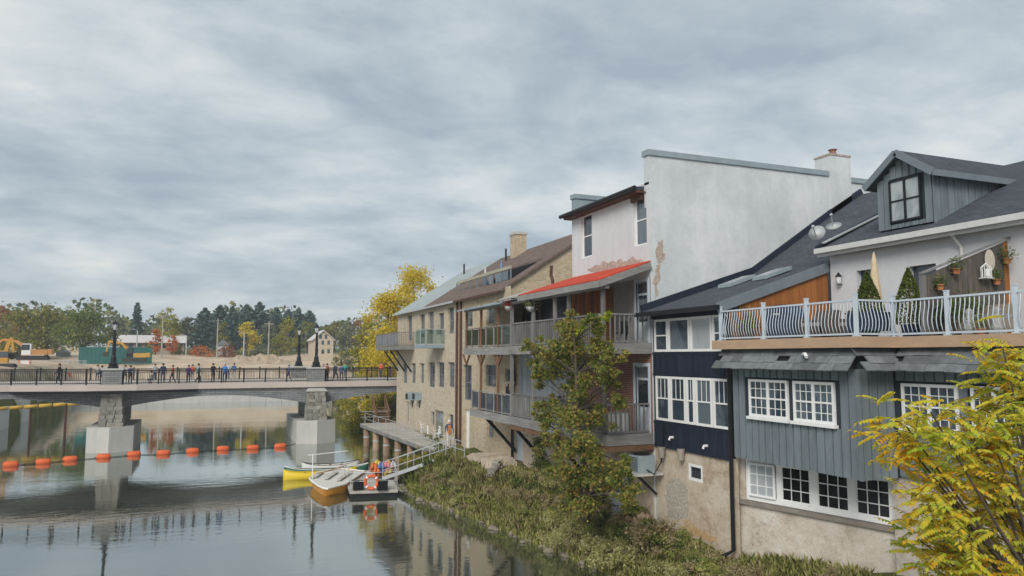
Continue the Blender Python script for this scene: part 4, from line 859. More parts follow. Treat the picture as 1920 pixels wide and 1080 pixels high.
# covered barbecue, sofas, planters, statues
m_cov = mat('navy_cover', (.03, .045, .09), .7, .3, 3, .4, 8); m_wick = mat('brown_wicker', (.1, .075, .06), .9, .3, 12, .6, 50); m_cush = mat('grey_cushion', (.3, .29, .29), .95, .2, 5, .3)
q = PX(1470, 600, 16.9); t = thing('covered_barbecue', 'barbecue under a navy cover behind terrace railing', 'barbecue', (16.9, q.y, ZK)); y = q.y
MB().prism([(y-.7, ZK+.05), (y+.7, ZK+.05), (y+.68, ZK+.75), (y+.45, ZK+1.0), (y+.3, ZK+1.12), (y-.3, ZK+1.12), (y-.48, ZK+.98), (y-.68, ZK+.72)], 0, 16.6, 17.25).build('cover', m_cov, t); MB().box(16.56, 16.6, y-.12, y+.12, ZK+.8, ZK+.86).build('handle', m_pale, t)
def sofa(x, y, w, lb):
    t = thing('wicker_sofa', lb, 'sofa', (x, y, ZK), 'wicker seats on the terrace')
    MB().box(x-.35, x+.35, y-w/2, y+w/2, ZK+.08, ZK+.38).build('base', m_wick, t); MB().prism([(x+.2, ZK+.38), (x+.36, ZK+.38), (x+.44, ZK+.85), (x+.32, ZK+.88)], 1, y-w/2, y+w/2).build('backrest', m_wick, t)
    for s_ in (-1, 1): MB().box(x-.35, x+.35, y+s_*w/2-.06, y+s_*w/2+.06, ZK+.1, ZK+.62).build('armrest', m_wick, t)
    MB().box(x-.33, x+.25, y-w/2+.08, y+w/2-.08, ZK+.39, ZK+.5).build('cushion', m_cush, t)
q = PX(1535, 600, 16.9); sofa(16.9, q.y, .9, 'brown wicker armchair right of the covered barbecue'); q = PX(1595, 600, 17.4); sofa(17.5, q.y, 1.1, 'brown wicker sofa near the terrace railing corner')
q = PX(1860, 600, 18.2); t = thing('outdoor_sofa', 'beige sofa behind right end of the terrace railing', 'sofa', (17.9, 12.6, ZK))
MB().box(17.6, 18.4, 12.2, 13.5, ZK+.1, ZK+.42).build('base', mat('beige_fabric', (.3, .24, .18), .9), t); MB().box(18.25, 18.45, 12.2, 13.5, ZK+.42, ZK+.8).build('backrest', mat('beige_fabric', (.3, .24, .18), .9), t)
MB().box(17.65, 18.24, 12.25, 13.45, ZK+.43, ZK+.54).build('cushion', m_cush, t)
m_stat = mat('pale_cast_stone', (.45, .43, .4), .9, .3, 12, .6, 30)
for px_, lb in ((1818, 'pale stone figure left of the terracotta planter on terrace'), (1870, 'pale stone crouching figure near right end of terrace')):
    q = PX(px_, 600, XD2+.35); t = thing('garden_statue', lb, 'statue', (q.x, q.y, ZK), 'stone statues on the terrace'); x, y = q.x, q.y
    MB().box(x-.13, x+.13, y-.13, y+.13, ZK, ZK+.08).build('plinth', m_stat, t)
    MB().lathe((x, y, ZK+.08), [(.13, 0), (.15, .12), (.1, .24), (.13, .34), (.06, .4), (.09, .46), (.09, .54), (.03, .6)], 10).build('figure', m_stat, t, True)
q = PX(1838, 605, XD2+.3); pot_plant(q.x, q.y, ZK, .12, 'terracotta planter between two stone figures on terrace', .3, .2)
for px_, X_, w, lb in ((1400, 16.7, .5, 'leafy planter at left end of the terrace railing'), (1780, 17.6, .5, 'tall grassy planter in front of the privacy fence'), (1820, 17.9, .5, 'dark leafy planter below the bird cage')):
    q = PX(px_, 600, X_); t = thing('terrace_planter', lb, 'planter', (X_, q.y, ZK)); MB().lathe((X_, q.y, ZK), [(.18, 0), (.24, .35), (.2, .35)], 12).build('pot', m_wick, t)
    C = rng.normal(size=(500, 3))*[.2, .2, .2]+[0, 0, .65]; link('foliage', leaf_mesh('foliage', C, .14, m_herb, .3, 0, -.5), t)
q = PX(1652, 610, 16.6); t = thing('patio_table', 'dark patio table draped navy behind the railing jog', 'table', (17.0, 15.4, ZK))
MB().prism([(16.6, 15.0), (17.5, 15.0), (17.5, 15.9), (16.6, 15.9)], 2, ZK+.68, ZK+.72).build('table_top', m_cov, t)
m = MB(); m.box(16.62, 17.48, 15.02, 15.88, ZK+.2, ZK+.68); m.build('cloth', m_cov, t)
for sx in (16.66, 17.44):
    for sy2 in (15.06, 15.84): MB().box(sx-.02, sx+.02, sy2-.02, sy2+.02, ZK, ZK+.2).build('leg', m_black, t)
for px_, py_, lb, rr in ((1532, 437, 'round satellite dish at roof edge beside dormer house', .3), (1563, 424, 'second satellite dish, lying flatter behind the first', .3)):
    q = PY(px_, py_, 20.6+(0 if px_ < 1550 else 1.2)); t = thing('satellite_dish', lb, 'satellite dish', tuple(q), 'satellite dishes on the roof'); nrm = Vector((-.8, -.45, .35)).normalized() if px_ < 1550 else Vector((-.5, -.3, .8)).normalized()
    m = MB(); m.tube([q-nrm*.09, q-nrm*.06, q-nrm*.03, q+nrm*.02], [.05, rr*.6, rr*.85, rr], 20); m.build('dish', mat('dish_grey', (.5, .52, .53), .5), t, True)
    m = MB(); m.bar(q-nrm*.06, q-nrm*.4+Vector((0, 0, -.35)), .05); m.build('mast', m_pale, t); m = MB(); m.bar(q+Vector((0, 0, -rr*.8)), q+nrm*.5, .03); m.ball(q+nrm*.5, .06, n=8, m=6); m.build('feed_arm', m_pale, t)
# ================================================================== BOARDWALK AND FLOATING DOCK
ZW = 1.9
bw = thing('boardwalk', 'pale plank boardwalk on rusty piles along the far stone building', 'boardwalk', (14.5, 55, ZW))
ox = lambda y: 13.9+(12.75-13.9)*(y-43.4)/(68.6-43.4)
n = 92
for i in range(n):
    y0 = 42.2+(68.6-42.2)*i/n; y1 = 42.2+(68.6-42.2)*(i+1)/n; x0 = ox((y0+y1)/2)
    MB().add([(x0, y0+.008, ZW), (XS-.03, y0+.008, ZW), (XS-.03, y1-.008, ZW), (x0, y1-.008, ZW), (x0, y0+.008, ZW-.06), (XS-.03, y0+.008, ZW-.06), (XS-.03, y1-.008, ZW-.06), (x0, y1-.008, ZW-.06)],
             [(0, 1, 2, 3), (7, 6, 5, 4), (0, 4, 5, 1), (1, 5, 6, 2), (2, 6, 7, 3), (3, 7, 4, 0)]).build('plank', w_deck, bw)
MB().bar((ox(42.2)+.05, 42.2, ZW-.2), (ox(68.6)+.05, 68.6, ZW-.2), .1, .26).build('edge_beam', w_greyy, bw); MB().bar((15.2, 42.2, ZW-.2), (15.2, 68.6, ZW-.2), .15, .26).build('edge_beam', w_greyy, bw)
prev = None
for px_, py_ in ((675, 797), (686, 803), (697, 806), (710, 811), (724, 817), (739, 823), (755, 829), (772, 836), (791, 843), (811, 850), (835, 858), (854, 864)):
    q = PZ(px_, py_, ZW); y = q.y; x = ox(y)+.05; MB().tube([(x, y, ZW-.3), (x, y, ZW+1.05)], .025, 6).build('rail_post', m_pale, bw)
    if prev:
        for dz in (1.05, .55): MB().tube([(prev[0], prev[1], ZW+dz), (x, y, ZW+dz)], .022, 6).build('rail', m_pale, bw)
    prev = (x, y)
m = MB()
for dz in (1.05, .55): MB().tube([(12.8, 68.55, ZW+dz), (15.6, 68.55, ZW+dz)], .022, 6).build('rail', m_pale, bw)
for y in (67.4, 64, 60.6, 57.2, 53.8, 50.4, 47, 43.8):
    x = ox(y)+.35; pl = MB().tube([(x, y, -1.8), (x, y, ZW-.3)], .3, 12).build('pile', w_pile, bw, True); MB().tube([(x, y, .75), (x, y, .85)], .315, 12).build('band', m_pale, pl)
fd_ = thing('floating_dock', 'grey floating dock with rails at foot of the gangway', 'dock', (8.5, 44, .2))
D = [PZ(*p, .38) for p in ((656, 921), (746, 918), (728, 880), (640, 884))]
m = MB(); m.prism([(p.x, p.y) for p in D], 2, .22, .38); m.build('deck', w_deck, fd_); ctr = sum(D, Vector())/4
m = MB(); m.prism([(p.x+(ctr.x-p.x)*.02, p.y+(ctr.y-p.y)*.02) for p in D], 2, -.25, .22); m.build('float', m_black, fd_)
def drail(pts):
    for p in pts: MB().tube([(p[0], p[1], .38), (p[0], p[1], 1.4)], .022, 6).build('rail_post', m_pale, fd_)
    for a, b in zip(pts, pts[1:]):
        for z in (1.38, .9): MB().tube([(a[0], a[1], z), (b[0], b[1], z)], .018, 6).build('rail', m_pale, fd_)
a, b, c_, d_ = D; drail([tuple(a.lerp(d_, .6)), tuple(a.lerp(ctr, .03)), tuple(a.lerp(b, .5)), tuple(b.lerp(ctr, .03)), tuple(b.lerp(c_, .25))])
rg = PZ(697, 919, .38); t = thing('life_ring', 'orange life ring with white bands hung on dock rail', 'life ring', (rg.x, rg.y, .5)); rdir = Vector((_cy, -_sy, 0)); rc = Vector((rg.x, rg.y, .84))+Vector((-_sy, -_cy, 0))*.12
def arc(a0, a1, r_, k=12): return [rc+rdir*r_*math.cos(a0+(a1-a0)*i/k)+Vector((0, 0, r_*math.sin(a0+(a1-a0)*i/k))) for i in range(k+1)]
m_or = mat('orange_plastic', (.65, .12, .035), .5, .12, 4, .05)
MB().tube(arc(0, 2*math.pi, .36, 28), .085, 10, False).build('ring', m_or, t, True)
for k in range(4): MB().tube(arc(k*math.pi/2+.62, k*math.pi/2+.85, .36, 4), .092, 10).build('white_band', m_wpaint, t)
for px_, lb in ((673, 'black crate left of the life ring on floating dock'), (718, 'black crate right of the life ring on floating dock')):
    q = PZ(px_, 920, .38); t = thing('dock_crate', lb, 'crate', (q.x, q.y, .38), 'black crates on the dock'); MB().box(q.x-.28, q.x+.28, q.y, q.y+.45, .385, .85).build('box', m_black, t); MB().box(q.x-.3, q.x+.3, q.y-.02, q.y+.47, .85, .91).build('lid', m_black, t)
    for k in range(3): MB().box(q.x-.2+k*.18, q.x-.16+k*.18, q.y-.02, q.y-.001, .4, .83).build('rib', m_dark, t)
lj = PZ(722, 896, .38); LJ = [(.62, .16, .04), (.65, .5, .08), (.12, .2, .45), (.65, .25, .3), (.7, .55, .1), (.6, .2, .05), (.5, .5, .55)]
for k in range(14):
    c0 = LJ[k % 7]; x, y, z = lj.x-.6+.19*(k % 7)+random.uniform(-.12, .12), lj.y+random.uniform(-.3, .3), .4+.34*(k//7)+random.uniform(0, .15)
    t = thing('life_jacket', ['orange', 'yellow', 'blue', 'pink', 'amber', 'red orange', 'grey'][k % 7]+' life jacket in '+('lower' if k < 7 else 'upper')+' layer of the pile on the dock', 'life jacket', (x, y, z), 'life jackets heaped on the dock')
    m = MB(); mj = mat('life_jacket_%d' % (k % 7), c0, .85, .2, 8, .4, 15); 
    for s_ in (-1, 1): m.tube([(x+s_*.1, y, z), (x+s_*.12, y+.02, z+.25), (x+s_*.08, y+.05, z+.5)], [.1, .12, .07], 7)
    m.tube([(x-.08, y+.06, z+.48), (x, y+.1, z+.56), (x+.08, y+.06, z+.48)], .06, 6); m.build('foam_panels', mj, t, True); MB().box(x-.22, x+.22, y-.13, y-.11, z+.2, z+.24).build('strap', m_black, t)
gw_ = thing('gangway', 'sloping metal gangway with pale rails down to the floating dock', 'gangway', (11.5, 44, 1))
A0 = b.lerp(c_, .55)+Vector((-.3, 0, .06)); B0 = Vector((13.75, 44.2, ZW+.02)); side = (B0-A0).cross(Vector((0, 0, 1))).normalized()*.65
m = MB(); m.bar(A0, B0, 1.3, .08); m.build('tread', w_deck, gw_)
for s_ in (-1, 1):
    o_ = side*s_; MB().bar(A0+o_, B0+o_, .06, .22).build('stringer', m_pale, gw_)
    for dz in (1.0, .5): MB().tube([A0+o_+Vector((0, 0, dz)), B0+o_+Vector((0, 0, dz))], .022, 6).build('rail', m_pale, gw_)
    for k in range(5): p = A0.lerp(B0, k/4)+o_; MB().tube([p, p+Vector((0, 0, 1.0))], .022, 6).build('rail_post', m_pale, gw_)
# boats
def canoe(label, p, q, beam, col, cin, stripe=None):
    p = Vector(p); q = Vector(q); p.z = q.z = 0; L_ = (q-p).length; d = (q-p).normalized(); sd_ = Vector((-d.y, d.x, 0)); t = thing('canoe', label, 'canoe', tuple((p+q)/2), 'canoes moored at the dock')
    N_ = 18; K = 9; vs = []; 
    for i in range(N_+1):
        u = i/N_; w = beam/2*max(.02, math.sin(math.pi*u))**.55; sh = .38+.26*abs(2*u-1)**3
        for k in range(K):
            a_ = math.pi*k/(K-1); vs.append(p+d*(L_*u)+sd_*(w*math.cos(a_))+Vector((0, 0, sh-(sh+.1)*math.sin(a_)**.7)))
    fs = [(i*K+k, i*K+k+1, (i+1)*K+k+1, (i+1)*K+k) for i in range(N_) for k in range(K-1)]; m = MB(); m.add(vs, fs); h = m.build('hull', col, t, True)
    md = h.modifiers.new('shell', 'SOLIDIFY'); md.thickness = .02
    for s_ in (0, K-1): MB().tube([vs[i*K+s_]+Vector((0, 0, .01)) for i in range(N_+1)], .025, 5).build('gunwale', cin, t)
    for u in (.3, .5, .7): c0 = p+d*(L_*u)+Vector((0, 0, .33)); w = beam/2*math.sin(math.pi*u)**.55; MB().bar(c0-sd_*w, c0+sd_*w, .16, .03).build('thwart', w_brown, t)
m_yel = mat('yellow_hull', (.68, .5, .03), .4, .1, 3, .03); m_ghull = mat('dark_green_hull', (.03, .12, .09), .4, .15, 3, .03); m_whull = mat('white_hull', (.6, .6, .56), .45, .1, 3, .03)
canoe('yellow canoe moored nearest the orange boat', PZ(531, 900, 0), PZ(668, 893, 0), .95, m_yel, m_yel)
canoe('dark green canoe just behind the yellow canoe', PZ(532, 893, 0), PZ(690, 886, 0), .9, m_ghull, m_wpaint)
canoe('white canoe with dark gunwale lying behind the green one', PZ(566, 884, 0), PZ(688, 890, 0)+Vector((0, 3, 0)), .95, m_whull, m_black)
bt = thing('pontoon_boat', 'flat white decked boat with orange curved bow hull', 'boat', tuple(PZ(620, 915, 0)))
O = [PZ(*p, .5) for p in ((580, 898), (586, 904), (596, 911), (606, 916), (614, 917), (648, 908), (684, 884), (640, 879), (596, 886))]; cc = sum(O, Vector())/9
m = MB(); k = len(O); lo = [Vector((p.x+(cc.x-p.x)*(.22 if i < 5 else .03), p.y+(cc.y-p.y)*(.22 if i < 5 else .03), -.1)) for i, p in enumerate(O)]
m.add(O+lo, [(i, k+i, k+(i+1) % k, (i+1) % k) for i in range(k)]); m.build('hull', mat('orange_hull', (.66, .3, .04), .4, .12, 3, .03), bt, True)
m = MB(); m.prism([(p.x+(cc.x-p.x)*.05, p.y+(cc.y-p.y)*.05) for p in O], 2, .4, .49); m.build('deck', mat('boat_deck', (.62, .6, .54), .7, .1, 4, .1), bt)
m = MB(); m.tube([p+Vector((0, 0, .02)) for p in O+O[:1]], .05, 6); m.build('gunwale', m_wpaint, bt)
m = MB(); 
for f in (.1, .42, .74): e = O[0].lerp(O[5], f); g_ = O[8].lerp(O[6], f); m.bar(e.lerp(g_, .12)+Vector((0, 0, .08)), e.lerp(g_, .9)+Vector((0, 0, .08)), .28, .06)
m.build('bench', w_deck, bt)
pp = O[0].lerp(cc, .15); MB().tube([(pp.x, pp.y, .5), (pp.x, pp.y, 2.0)], .03, 6).build('mast', m_wpaint, bt); MB().tube([(pp.x-.3, pp.y, 1.95), (pp.x+2.2, pp.y+.4, 2.05)], .025, 6).build('boom_pole', m_wpaint, bt)
e = O[0].lerp(O[8], .5); MB().tube([(e.x+.2, e.y, .6), (e.x+2.0, e.y-.4, 1.1)], .03, 6).build('oar', w_orange, bt)
# buoys with their rope
bu = [(20, 868), (81, 863), (131, 858), (194, 853), (251, 848), (306, 846), (361, 842), (418, 838), (474, 836), (525, 833)]
ordn = ['leftmost', 'second', 'third', 'fourth', 'fifth', 'sixth', 'seventh', 'eighth', 'ninth', 'last, rightmost']; pts = []
for i, (x, y) in enumerate(bu):
    q = PZ(x, y+6, 0); pts.append(q+Vector((0, 0, .04))); t = thing('buoy', ordn[i]+' orange float of the buoy line across the river', 'buoy', (q.x, q.y, 0), 'orange floats of the buoy line')
    m = MB(); m.tube([(q.x+dx, q.y, .12+random.uniform(-.01, .01)) for dx in (-.5, -.47, -.38, 0, .38, .47, .5)], [.06, .16, .235, .25, .235, .16, .06], 12); m.build('float', m_or, t, True); MB().tube([(q.x-.66, q.y, .06), (q.x-.54, q.y, .1)], .03, 6).build('eye', m_black, t)
pts.append(PZ(555, 832, 0)); tag(MB().tube([p+Vector((0, 0, 0)) for p in pts], .025, 5).build('buoy_rope', m_black), 'thin dark rope linking the orange floats', 'rope')
bo = thing('pipe_boom', 'yellow segmented pipe beyond the bridge at far left', 'pipe', tuple(PY(60, 762, 92)))
a = PY(-40, 769, 92); b = PY(152, 756, 92)
for k in (.15, .5, .85): p = a.lerp(b, k); MB().tube([(p.x, p.y, -1.5), (p.x, p.y, p.z)], .12, 8).build('support_post', m_iron, bo)
for i in range(7):
    p = a.lerp(b, i/7+.008); q = a.lerp(b, (i+1)/7-.008); MB().tube([p, q], .2, 10).build('pipe', mat('yellow_pipe', (.62, .38, .06), .5), bo, True)
# ================================================================== PEOPLE
SK = {}
def skeleton(pose):
    P = {'pel': (0, 0, .95), 'waist': (0, 0, 1.1), 'chest': (0, .01, 1.33), 'neck': (0, .02, 1.5), 'head': (0, -.01, 1.62), 'top': (0, 0, 1.72)}
    for s_, n_ in ((-1, 'l'), (1, 'r')):
        P['hip'+n_] = (s_*.1, 0, .9); P['kn'+n_] = (s_*.11, -.02, .5); P['an'+n_] = (s_*.11, .02, .09); P['toe'+n_] = (s_*.12, -.14, .04)
        P['sh'+n_] = (s_*.17, .01, 1.42); P['el'+n_] = (s_*.24, .03, 1.14); P['wr'+n_] = (s_*.25, -.06, .9); P['ha'+n_] = (s_*.25, -.09, .82)
        for k in range(4): P['f%d' % k+n_] = (s_*(.25+.005*k), -.12+.025*k, .735+.008*abs(k-1.5))
        P['th'+n_] = (s_*.22, -.15, .8)
    if pose == 'walk':
        P['knl'] = (-.1, -.16, .52); P['anl'] = (-.1, -.2, .1); P['toel'] = (-.11, -.36, .06); P['knr'] = (.1, .05, .5); P['anr'] = (.1, .3, .13); P['toer'] = (.11, .18, .04)
        sw = {'l': .2, 'r': -.18}
    elif pose == 'lean': sw = {'l': -.3, 'r': -.3}
    else: sw = {'l': 0, 'r': 0}
    for n_ in 'lr':
        a_ = sw[n_]; sh = P['sh'+n_]
        for k_ in list(P):
            if k_[-1] == n_ and k_[:-1] in ('el', 'wr', 'ha', 'f0', 'f1', 'f2', 'f3', 'th'):
                x, y, z = P[k_]; dz = z-sh[2]; P[k_] = (x, y+a_*(-dz)*1.4, z+abs(a_)*(-dz)*.35)
    if pose == 'crouch':
        dz = .5
        for k_ in P:
            x, y, z = P[k_]
            if k_[:3] in ('toe',) or k_[:2] == 'an': continue
            if k_[:2] == 'kn': P[k_] = (x, -.28, .46)
            else: P[k_] = (x, y+.12-(.25 if z > 1.3 else 0)*.5, z-dz)
    E = [('pel', 'waist', 't'), ('waist', 'chest', 't'), ('chest', 'neck', 't'), ('neck', 'head', 's'), ('head', 'top', 's')]
    for n_ in 'lr':
        E += [('pel', 'hip'+n_, 'p'), ('hip'+n_, 'kn'+n_, 'p'), ('kn'+n_, 'an'+n_, 'p'), ('an'+n_, 'toe'+n_, 'b'), ('chest', 'sh'+n_, 't'), ('sh'+n_, 'el'+n_, 't'), ('el'+n_, 'wr'+n_, 't'), ('wr'+n_, 'ha'+n_, 's'), ('ha'+n_, 'th'+n_, 's')]
        E += [('ha'+n_, 'f%d' % k+n_, 's') for k in range(4)]
    RAD = {'pel': .14, 'waist': .13, 'chest': .15, 'neck': .058, 'head': .1, 'top': .07, 'hip': .095, 'kn': .06, 'an': .045, 'toe': .04, 'sh': .068, 'el': .045, 'wr': .033, 'ha': .032, 'f0': .009, 'f1': .009, 'f2': .009, 'f3': .009, 'th': .01}
    names = list(P); me = bpy.data.meshes.new('sk'); me.from_pydata([P[k] for k in names], [(names.index(a), names.index(b)) for a, b, _ in E], [])
    o = bpy.data.objects.new('sk', me); COL.objects.link(o); o.modifiers.new('s', 'SKIN')
    for i, k_ in enumerate(names):
        r_ = RAD.get(k_) or RAD[k_[:-1]]; sv = me.skin_vertices[0].data[i]; sv.radius = (r_, r_*(.8 if k_ in ('chest', 'waist', 'pel') else 1)); sv.use_root = k_ == 'pel'
    md = o.modifiers.new('u', 'SUBSURF'); md.levels = 1; dg = bpy.context.evaluated_depsgraph_get(); ev = o.evaluated_get(dg).to_mesh()
    V = np.array([v.co[:] for v in ev.vertices]); Fc = [tuple(p.vertices) for p in ev.polygons]; seg = [(np.array(P[a]), np.array(P[b]), t_) for a, b, t_ in E]; tags = []
    for f_ in Fc:
        c0 = V[list(f_)].mean(0); best = None
        for a, b, t_ in seg:
            ab = b-a; u = np.clip(((c0-a)@ab)/(ab@ab), 0, 1); dd = np.linalg.norm(c0-a-ab*u)
            if best is None or dd < best[0]: best = (dd, t_)
        tags.append(best[1])
    bpy.data.objects.remove(o); SK[pose] = (V, Fc, tags, P['head']); return SK[pose]
m_skin = mat('skin', (.5, .3, .22), .6, .08, 3, 0); m_shoe = mat('shoe', (.03, .03, .035), .6)
def person(label, loc, rot, pose, top, pants, hair, scale=1.0, grp='people on the bridge', hat=None):
    V, Fc, tags, hd = SK.get(pose) or skeleton(pose); t = thing('person', label, 'person', loc, grp); t.rotation_euler = (0, 0, rot)
    me = bpy.data.meshes.new('body'); me.from_pydata((V*scale).tolist(), [], Fc)
    ms = [mat('cloth_%d_%d_%d' % tuple(int(c*100) for c in top), top, .9, .15, 6, .2, 30), mat('cloth_%d_%d_%d' % tuple(int(c*100) for c in pants), pants, .9, .15, 6, .2, 30), m_skin, m_shoe]
    for m_ in ms: me.materials.append(m_)
    me.polygons.foreach_set('material_index', ['tpsb'.index(g_) for g_ in tags]); me.polygons.foreach_set('use_smooth', [True]*len(Fc)); o = link('body', me, t); o.location = (0, 0, 0)
    h = MB(); x, y, z = (c*scale for c in hd); b0 = len(h.v)
    h.ball((x, y+.025*scale, z+.045*scale), .108*scale, .112*scale, .105*scale, 10, 7); hm = h.mesh('hair', hat or mat('hair_%d' % int(hair[0]*100), hair, .8)); hh = link('cap' if hat else 'hair', hm, t)
    nz = MB(); nz.add([(x-.014*scale, y-.095*scale, z-.03*scale), (x+.014*scale, y-.095*scale, z-.03*scale), (x, y-.125*scale, z-.025*scale), (x, y-.098*scale, z+.02*scale)], [(0, 1, 2), (0, 2, 3), (1, 3, 2), (0, 3, 1)]); link('nose', nz.mesh('nose', m_skin), t)
    return t
BRN, BLK, GRY = (.07, .04, .025), (.015, .013, .012), (.4, .38, .35); JN = (.06, .085, .15); DK = (.02, .022, .03)
PP = [(110, 0, 'walk', DK, DK, BRN, 'woman in dark open jacket alone left of the left pilaster'), (182, 1, 'stand', (.35, .33, .32), JN, BLK, 'person in pale top just left of the pilaster'), (190, 0, 'stand', (.03, .04, .08), (.04, .05, .1), BLK, 'person in navy beside left edge of the pilaster'),
      (234, 0, 'stand', (.5, .47, .45), (.45, .4, .4), BRN, 'person in white top just right of left pilaster'), (244, 0, 'lean', (.06, .08, .16), DK, BLK, 'man in blue coat leaning right of left pilaster'), (283, 0, 'crouch', (.4, .36, .3), (.08, .12, .25), BRN, 'crouching person in pale top at the railing'),
      (290, 1, 'stand', (.4, .4, .42), JN, BRN, 'person in grey standing behind the crouching one'), (305, 0, 'stand', (.03, .045, .09), JN, BLK, 'man in navy jacket and jeans with legs apart'), (323, 0, 'walk', (.3, .05, .03), DK, BRN, 'woman in rust red top walking'),
      (353, 0, 'stand', (.08, .03, .16), DK, BLK, 'person in purple jacket at mid span'), (360, 1, 'stand', (.45, .09, .04), JN, BLK, 'person in orange red top behind the purple jacket'), (372, 0, 'walk', (.25, .5, .55), DK, BLK, 'person in light teal top striding'),
      (399, 0, 'lean', DK, DK, BLK, 'man all in black looking down'), (421, 0, 'stand', (.06, .2, .5), (.05, .07, .16), GRY, 'man in bright blue jacket at the railing'), (427, 1, 'stand', (.45, .46, .48), JN, GRY, 'grey haired person behind the bright blue jacket'), (438, 1, 'lean', (.06, .12, .25), (.4, .37, .33), BLK, 'person in dark blue top leaning on far railing'),
      (541, 0, 'walk', (.1, .12, .22), (.07, .09, .17), (.1, .12, .22), 'hooded person in slate blue walking left of right lamps'), (606, 0, 'stand', (.45, .45, .46), JN, GRY, 'person in grey white top right of right pilaster'), (613, 0, 'stand', (.5, .12, .04), JN, BRN, 'person in orange top beside the grey top'),
      (629, 0, 'walk', (.04, .05, .09), (.05, .06, .1), GRY, 'man in navy with backpack near right abutment'), (640, 0, 'stand', (.12, .14, .3), (.06, .07, .15), BLK, 'person in blue and white near green top'), (647, 1, 'stand', (.05, .3, .22), JN, BRN, 'person in green top near right abutment'), (714, 1, 'stand', (.55, .12, .06), (.1, .1, .1), BRN, 'person in red orange top farthest right on bridge')]
for i, (x, far, pose, top, pants, hair, lb) in enumerate(PP):
    y = (BB-1.1) if far else None; q = PY(x, 715, BF+1.0 if y is None else y); yy = (rail_y(q.x)+.9) if y is None else y; q = PY(x, 715, yy)
    person(lb, (q.x, yy, ZD), random.uniform(-.8, .8)+(math.pi/2 if pose == 'walk' else 0)*(1 if i % 2 else -1)+(math.pi if pose == 'lean' else 0)*0, pose, top, pants, hair, random.uniform(.9, 1.02))
q = PZ(842, 840, ZW); mp_ = person('man in blue jacket, orange shirt and white cap on boardwalk', (q.x, q.y, ZW), R(-12), 'walk', (.035, .07, .17), (.55, .52, .46), GRY, 1.06, None, mat('white_cap', (.65, .65, .63), .8))
MB().add([(q.x-.1, q.y-.19, ZW+.98), (q.x+.1, q.y-.19, ZW+.98), (q.x+.09, q.y-.21, ZW+1.5), (q.x-.09, q.y-.21, ZW+1.5), (q.x-.1, q.y-.1, ZW+.98), (q.x+.1, q.y-.1, ZW+.98), (q.x+.09, q.y-.1, ZW+1.52), (q.x-.09, q.y-.1, ZW+1.52)], [(0, 1, 2, 3), (0, 4, 5, 1), (1, 5, 6, 2), (2, 6, 7, 3), (3, 7, 4, 0)]).build('shirt_front', mat('orange_shirt', (.55, .2, .04), .9), mp_)
# boardwalk furniture
def chair(px_, py_, rot, lb):
    q = PZ(px_, py_, ZW); t = thing('garden_chair', lb, 'chair', (q.x, q.y, ZW), 'white chairs on the boardwalk'); t.rotation_euler = (0, 0, rot)
    def pt(m, n_): o = link(n_, m.mesh(n_, m_wpaint), t); return o
    pt(MB().box(-.25, .25, -.25, .25, .42, .46), 'seat'); b_ = MB()
    for k in range(5): b_.bar((-.2+.1*k, .25, .46), (-.2+.1*k, .34, .9), .05, .02)
    b_.bar((-.25, .34, .9), (.25, .34, .9), .06); pt(b_, 'backrest')
    for sx in (-1, 1):
        for s2 in (-1, 1): pt(MB().bar((sx*.23, s2*.23, 0), (sx*.21, s2*.21, .43), .04), 'leg')
        pt(MB().box(sx*.25-.03, sx*.25+.03, -.25, .28, .64, .67), 'armrest')
chair(797, 812, .6, 'white slatted chair left of the white table cover'); chair(822, 824, -1.0, 'white slatted chair right of the olive door'); chair(833, 823, .3, 'white slatted chair beside man in blue jacket')
q = PZ(797, 810, ZW); t = thing('chalkboard_sign', 'black chalkboard A-frame sign with orange wood frame by wall', 'sign', (q.x+.4, q.y+.6, ZW)); x, y = q.x+.4, q.y+.6
MB().prism([(y-.05, ZW), (y+.05, ZW), (y+.3, ZW+1.2), (y+.22, ZW+1.2)], 0, x-.5, x+.5).build('board', m_black, t); MB().bar((x-.53, y-.03, ZW), (x-.53, y+.26, ZW+1.25), .06).build('frame_side', w_orange, t); MB().bar((x+.53, y-.03, ZW), (x+.53, y+.26, ZW+1.25), .06).build('frame_side', w_orange, t)
q = PZ(810, 815, ZW); t = thing('covered_table', 'round table under a white cloth by olive door', 'table', (q.x, q.y, ZW)); m = MB(); m.lathe((q.x, q.y, ZW), [(.42, .05), (.4, .5), (.42, .72), (.1, .76)], 14); m.build('cloth', m_wpaint, t); MB().tube([(q.x, q.y, ZW), (q.x, q.y, ZW+.7)], .05).build('leg', m_black, t)
# ================================================================== at the foot of the balconies
rw = thing('retaining_wall', 'short tan stone retaining wall below dark panelled balcony', 'wall', (14.6, 40, 1))
m = MB(); m.prism([(37.6, .3), (42.1, .3), (42.1, 2.15), (41, 2.45), (39.5, 2.4), (37.9, 1.95), (37.6, 1.8)], 0, 14.1, 15.9); m.build('wall_body', m_foundation, rw)
for k in range(14): inst('stone', random.choice(stone_me), rw, (14.15+random.uniform(-.1, .3), 37.6+random.uniform(-.1, .3), .7+.12*k), random.random(), (.5, .5, .3))
q = PX(1207, 868, 15.5); t = thing('air_conditioner', 'grey air conditioning unit beside navy house foundation', 'air conditioner', (15.4, q.y, q.z-.3)); x, y, z = 15.4, q.y, q.z
MB().box(x-.36, x+.36, y-.36, y+.36, z-.32, z+.32).build('casing', m_flash, t); MB().lathe((x, y, z+.322), [(.33, 0), (.33, .04), (.1, .05)], 16).build('fan_guard', m_black, t)
for k in range(9): MB().box(x-.372, x-.361, y-.3, y+.3, z-.26+k*.06, z-.24+k*.06).build('louvre', m_black, t)
